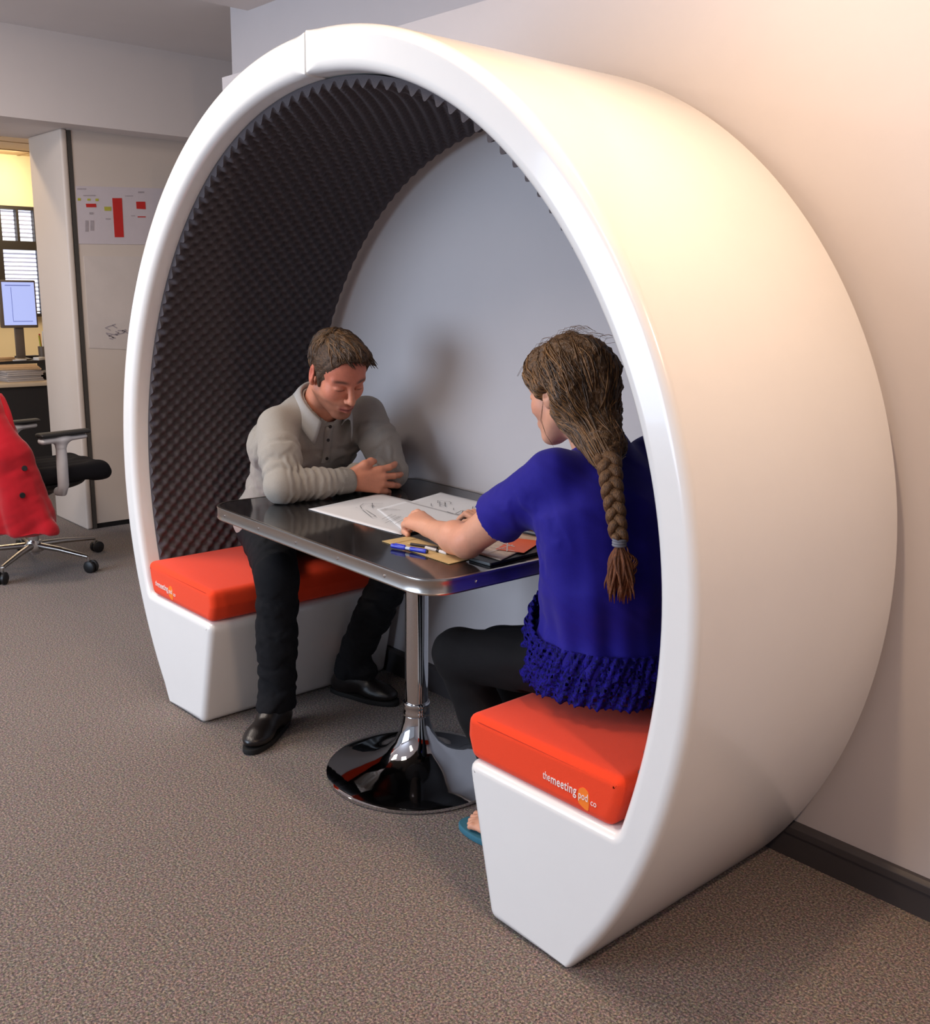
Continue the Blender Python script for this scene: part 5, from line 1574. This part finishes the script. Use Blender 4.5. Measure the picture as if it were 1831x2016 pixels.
while zz > 1.10:
    if not (zc - 0.01 < zz < zb + 0.01):
        V = [(-0.085, -1.45, zz - 1.05 - 0.010), (-0.065, -1.45, zz - 1.05 + 0.006), (-0.065, 3.25, zz - 1.05 + 0.006), (-0.085, 3.25, zz - 1.05 - 0.010)]
        mobj('blind_slat', V, [(0, 1, 2, 3)], M_blind, wn)
    zz -= 0.042
# desk with its clutter
M_desk = mat('pale_desktop', (196, 176, 150), 0.5, noise_amt=0.06, noise_scale=10)
M_dkpanel = mat('dark_desk_panel', (34, 30, 30), 0.7, noise_amt=0.1)
dk = thing('desk', 'office desk with pale top and dark modesty panel', 'desk', (-5.1, 1.2, 0))
def dbox(nm, x0, x1, y0, y1, z0, z1, m, par=dk, bev=0.0):
    L = par.location
    return box(nm, x0 - L[0], x1 - L[0], y0 - L[1], y1 - L[1], z0 - L[2], z1 - L[2], m, par, bev)
dbox('desktop', -5.75, -4.75, 0.2, 2.4, 0.725, 0.75, M_desk, dk, 0.004)
dbox('front_panel', -4.81, -4.78, 0.25, 2.35, 0.05, 0.725, M_dkpanel)
dbox('side_panel', -5.70, -4.81, 0.22, 0.25, 0.0, 0.725, M_dkpanel)
dbox('side_panel', -5.70, -4.81, 2.35, 2.38, 0.0, 0.725, M_dkpanel)
dbox('screen_shelf', -5.75, -5.35, 0.3, 2.3, 0.83, 0.85, M_dkpanel)
for yy in (0.32, 1.3, 2.26): dbox('shelf_post', -5.72, -5.40, yy, yy + 0.02, 0.75, 0.83, M_dkpanel)
# monitor
M_screen = mat('monitor_screen', (160, 174, 228), 0.2, emit=0.9)
M_bezel = mat('brown_grey_bezel', (104, 92, 82), 0.5, noise_amt=0.1)
XM = -5.45
pA = hit(-3, 549, 0, XM); pB = hit(69, 552, 0, XM); pC = hit(72, 645, 0, XM)
mo = thing('monitor', 'computer monitor showing a pale blue page on the desk', 'monitor', (XM, float((pA[1] + pB[1]) / 2), 0.85))
y0_, y1_ = float(pA[1]) - mo.location[1], float(pB[1]) - mo.location[1]
z1_ = float(pB[2]) - 0.85; z0_ = float(pC[2]) - 0.85
box('casing', -0.05, 0.0, y0_, y1_, z0_, z1_, M_bezel, mo, 0.006)
box('screen', -0.002, 0.003, y0_ + 0.016, y1_ - 0.012, z0_ + 0.02, z1_ - 0.014, M_screen, mo)
M_line = mat('screen_page_lines', (112, 126, 196), 0.3, emit=0.45)
for (a0, a1, b0, b1) in ((0.30, 0.315, 0.15, 0.85), (0.15, 0.85, 0.88, 0.90), (0.30, 0.85, 0.13, 0.145)):
    box('page_line', 0.003, 0.0036, y0_ + (y1_ - y0_) * a0, y0_ + (y1_ - y0_) * a1, z0_ + (z1_ - z0_) * b0, z0_ + (z1_ - z0_) * b1, M_line, mo)
box('stand', -0.06, -0.03, -0.03, 0.03, 0.01, z0_ + 0.05, M_bezel, mo, 0.004)
lathe('foot', [(0.0, 0.0), (0.065, 0.0), (0.065, 0.008), (0.03, 0.016), (0.0, 0.016)], M_bezel, mo, (-0.03, 0, 0.0), n=24)
# clutter, each its own thing
def clutter(name, label, cat, px, x, z, sx, sy, sz, m, rot=0.0, layers=1):
    p = hit(px[0], px[1], 0, x)
    o = thing(name, label, cat, (x, float(p[1]), z), rot)
    for i in range(layers):
        dx = 0.006 * math.sin(i * 2.3); dy = 0.008 * math.cos(i * 1.7)
        box('layer' if layers > 1 else 'body', -sx + dx, sx + dx, -sy + dy, sy + dy, sz * i / layers, sz * (i + 1) / layers - 0.001, m, o, min(0.002, sz / layers / 4))
    return o
M_p1 = mat('stack_paper_grey', (176, 168, 164), 0.8, noise_amt=0.08, noise_scale=30)
M_p2 = mat('stack_paper_tan', (208, 172, 128), 0.8, noise_amt=0.08, noise_scale=30)
M_p3 = mat('stack_paper_white', (232, 230, 228), 0.7, noise_amt=0.04)
M_dk2 = mat('dark_tray', (42, 34, 32), 0.6, noise_amt=0.1)
clutter('paper_stack', 'thick stack of grey papers at the front of the desk', 'papers', (32, 716), -4.98, 0.75, 0.12, 0.12, 0.075, M_p1, 0.1, 6)
clutter('paper_stack', 'loose tan and grey papers lying on the thick stack', 'papers', (30, 700), -4.99, 0.826, 0.11, 0.14, 0.022, M_p2, -0.25, 3)
clutter('document_tray', 'dark document tray by the partition end of the desk', 'tray', (88, 715), -5.02, 0.75, 0.10, 0.045, 0.05, M_dk2, 0.0, 2)
clutter('notepad', 'orange-tan notepad on the screen shelf', 'notepad', (4, 664), -5.375, 0.85, 0.022, 0.07, 0.03, M_p2, 0.3, 2)
clutter('paper_slip', 'small white note in front of the monitor', 'paper', (28, 648), -5.40, 0.85, 0.03, 0.05, 0.012, M_p3, 0.2)
clutter('paper_slip', 'white paper slip beside the cup on the shelf', 'paper', (72, 655), -5.38, 0.85, 0.025, 0.035, 0.022, M_p3, 0.5)
clutter('book', 'dark closed book lying on the screen shelf', 'book', (48, 660), -5.62, 0.85, 0.03, 0.08, 0.02, M_dk2, 0.1)
cp = hit(80, 640, 0, -5.50)
cup = thing('pen_cup', 'narrow cup of pens beside the monitor', 'cup', (-5.50, float(cp[1]), 0.85))
lathe('cup_body', [(0.0, 0.0), (0.028, 0.0), (0.031, 0.09), (0.028, 0.09), (0.026, 0.006), (0.0, 0.006)], M_bezel, cup, n=20)
for i, (dx, dy, hh, mm) in enumerate(((0.008, 0.004, 0.20, M_p3), (-0.008, -0.006, 0.18, M_red), (0.002, -0.012, 0.17, M_yel))):
    tube('pen', [(dx * 0.5, dy * 0.5, 0.01), (dx * 1.6, dy * 1.6, hh)], 0.006, mm, cup, n=8)
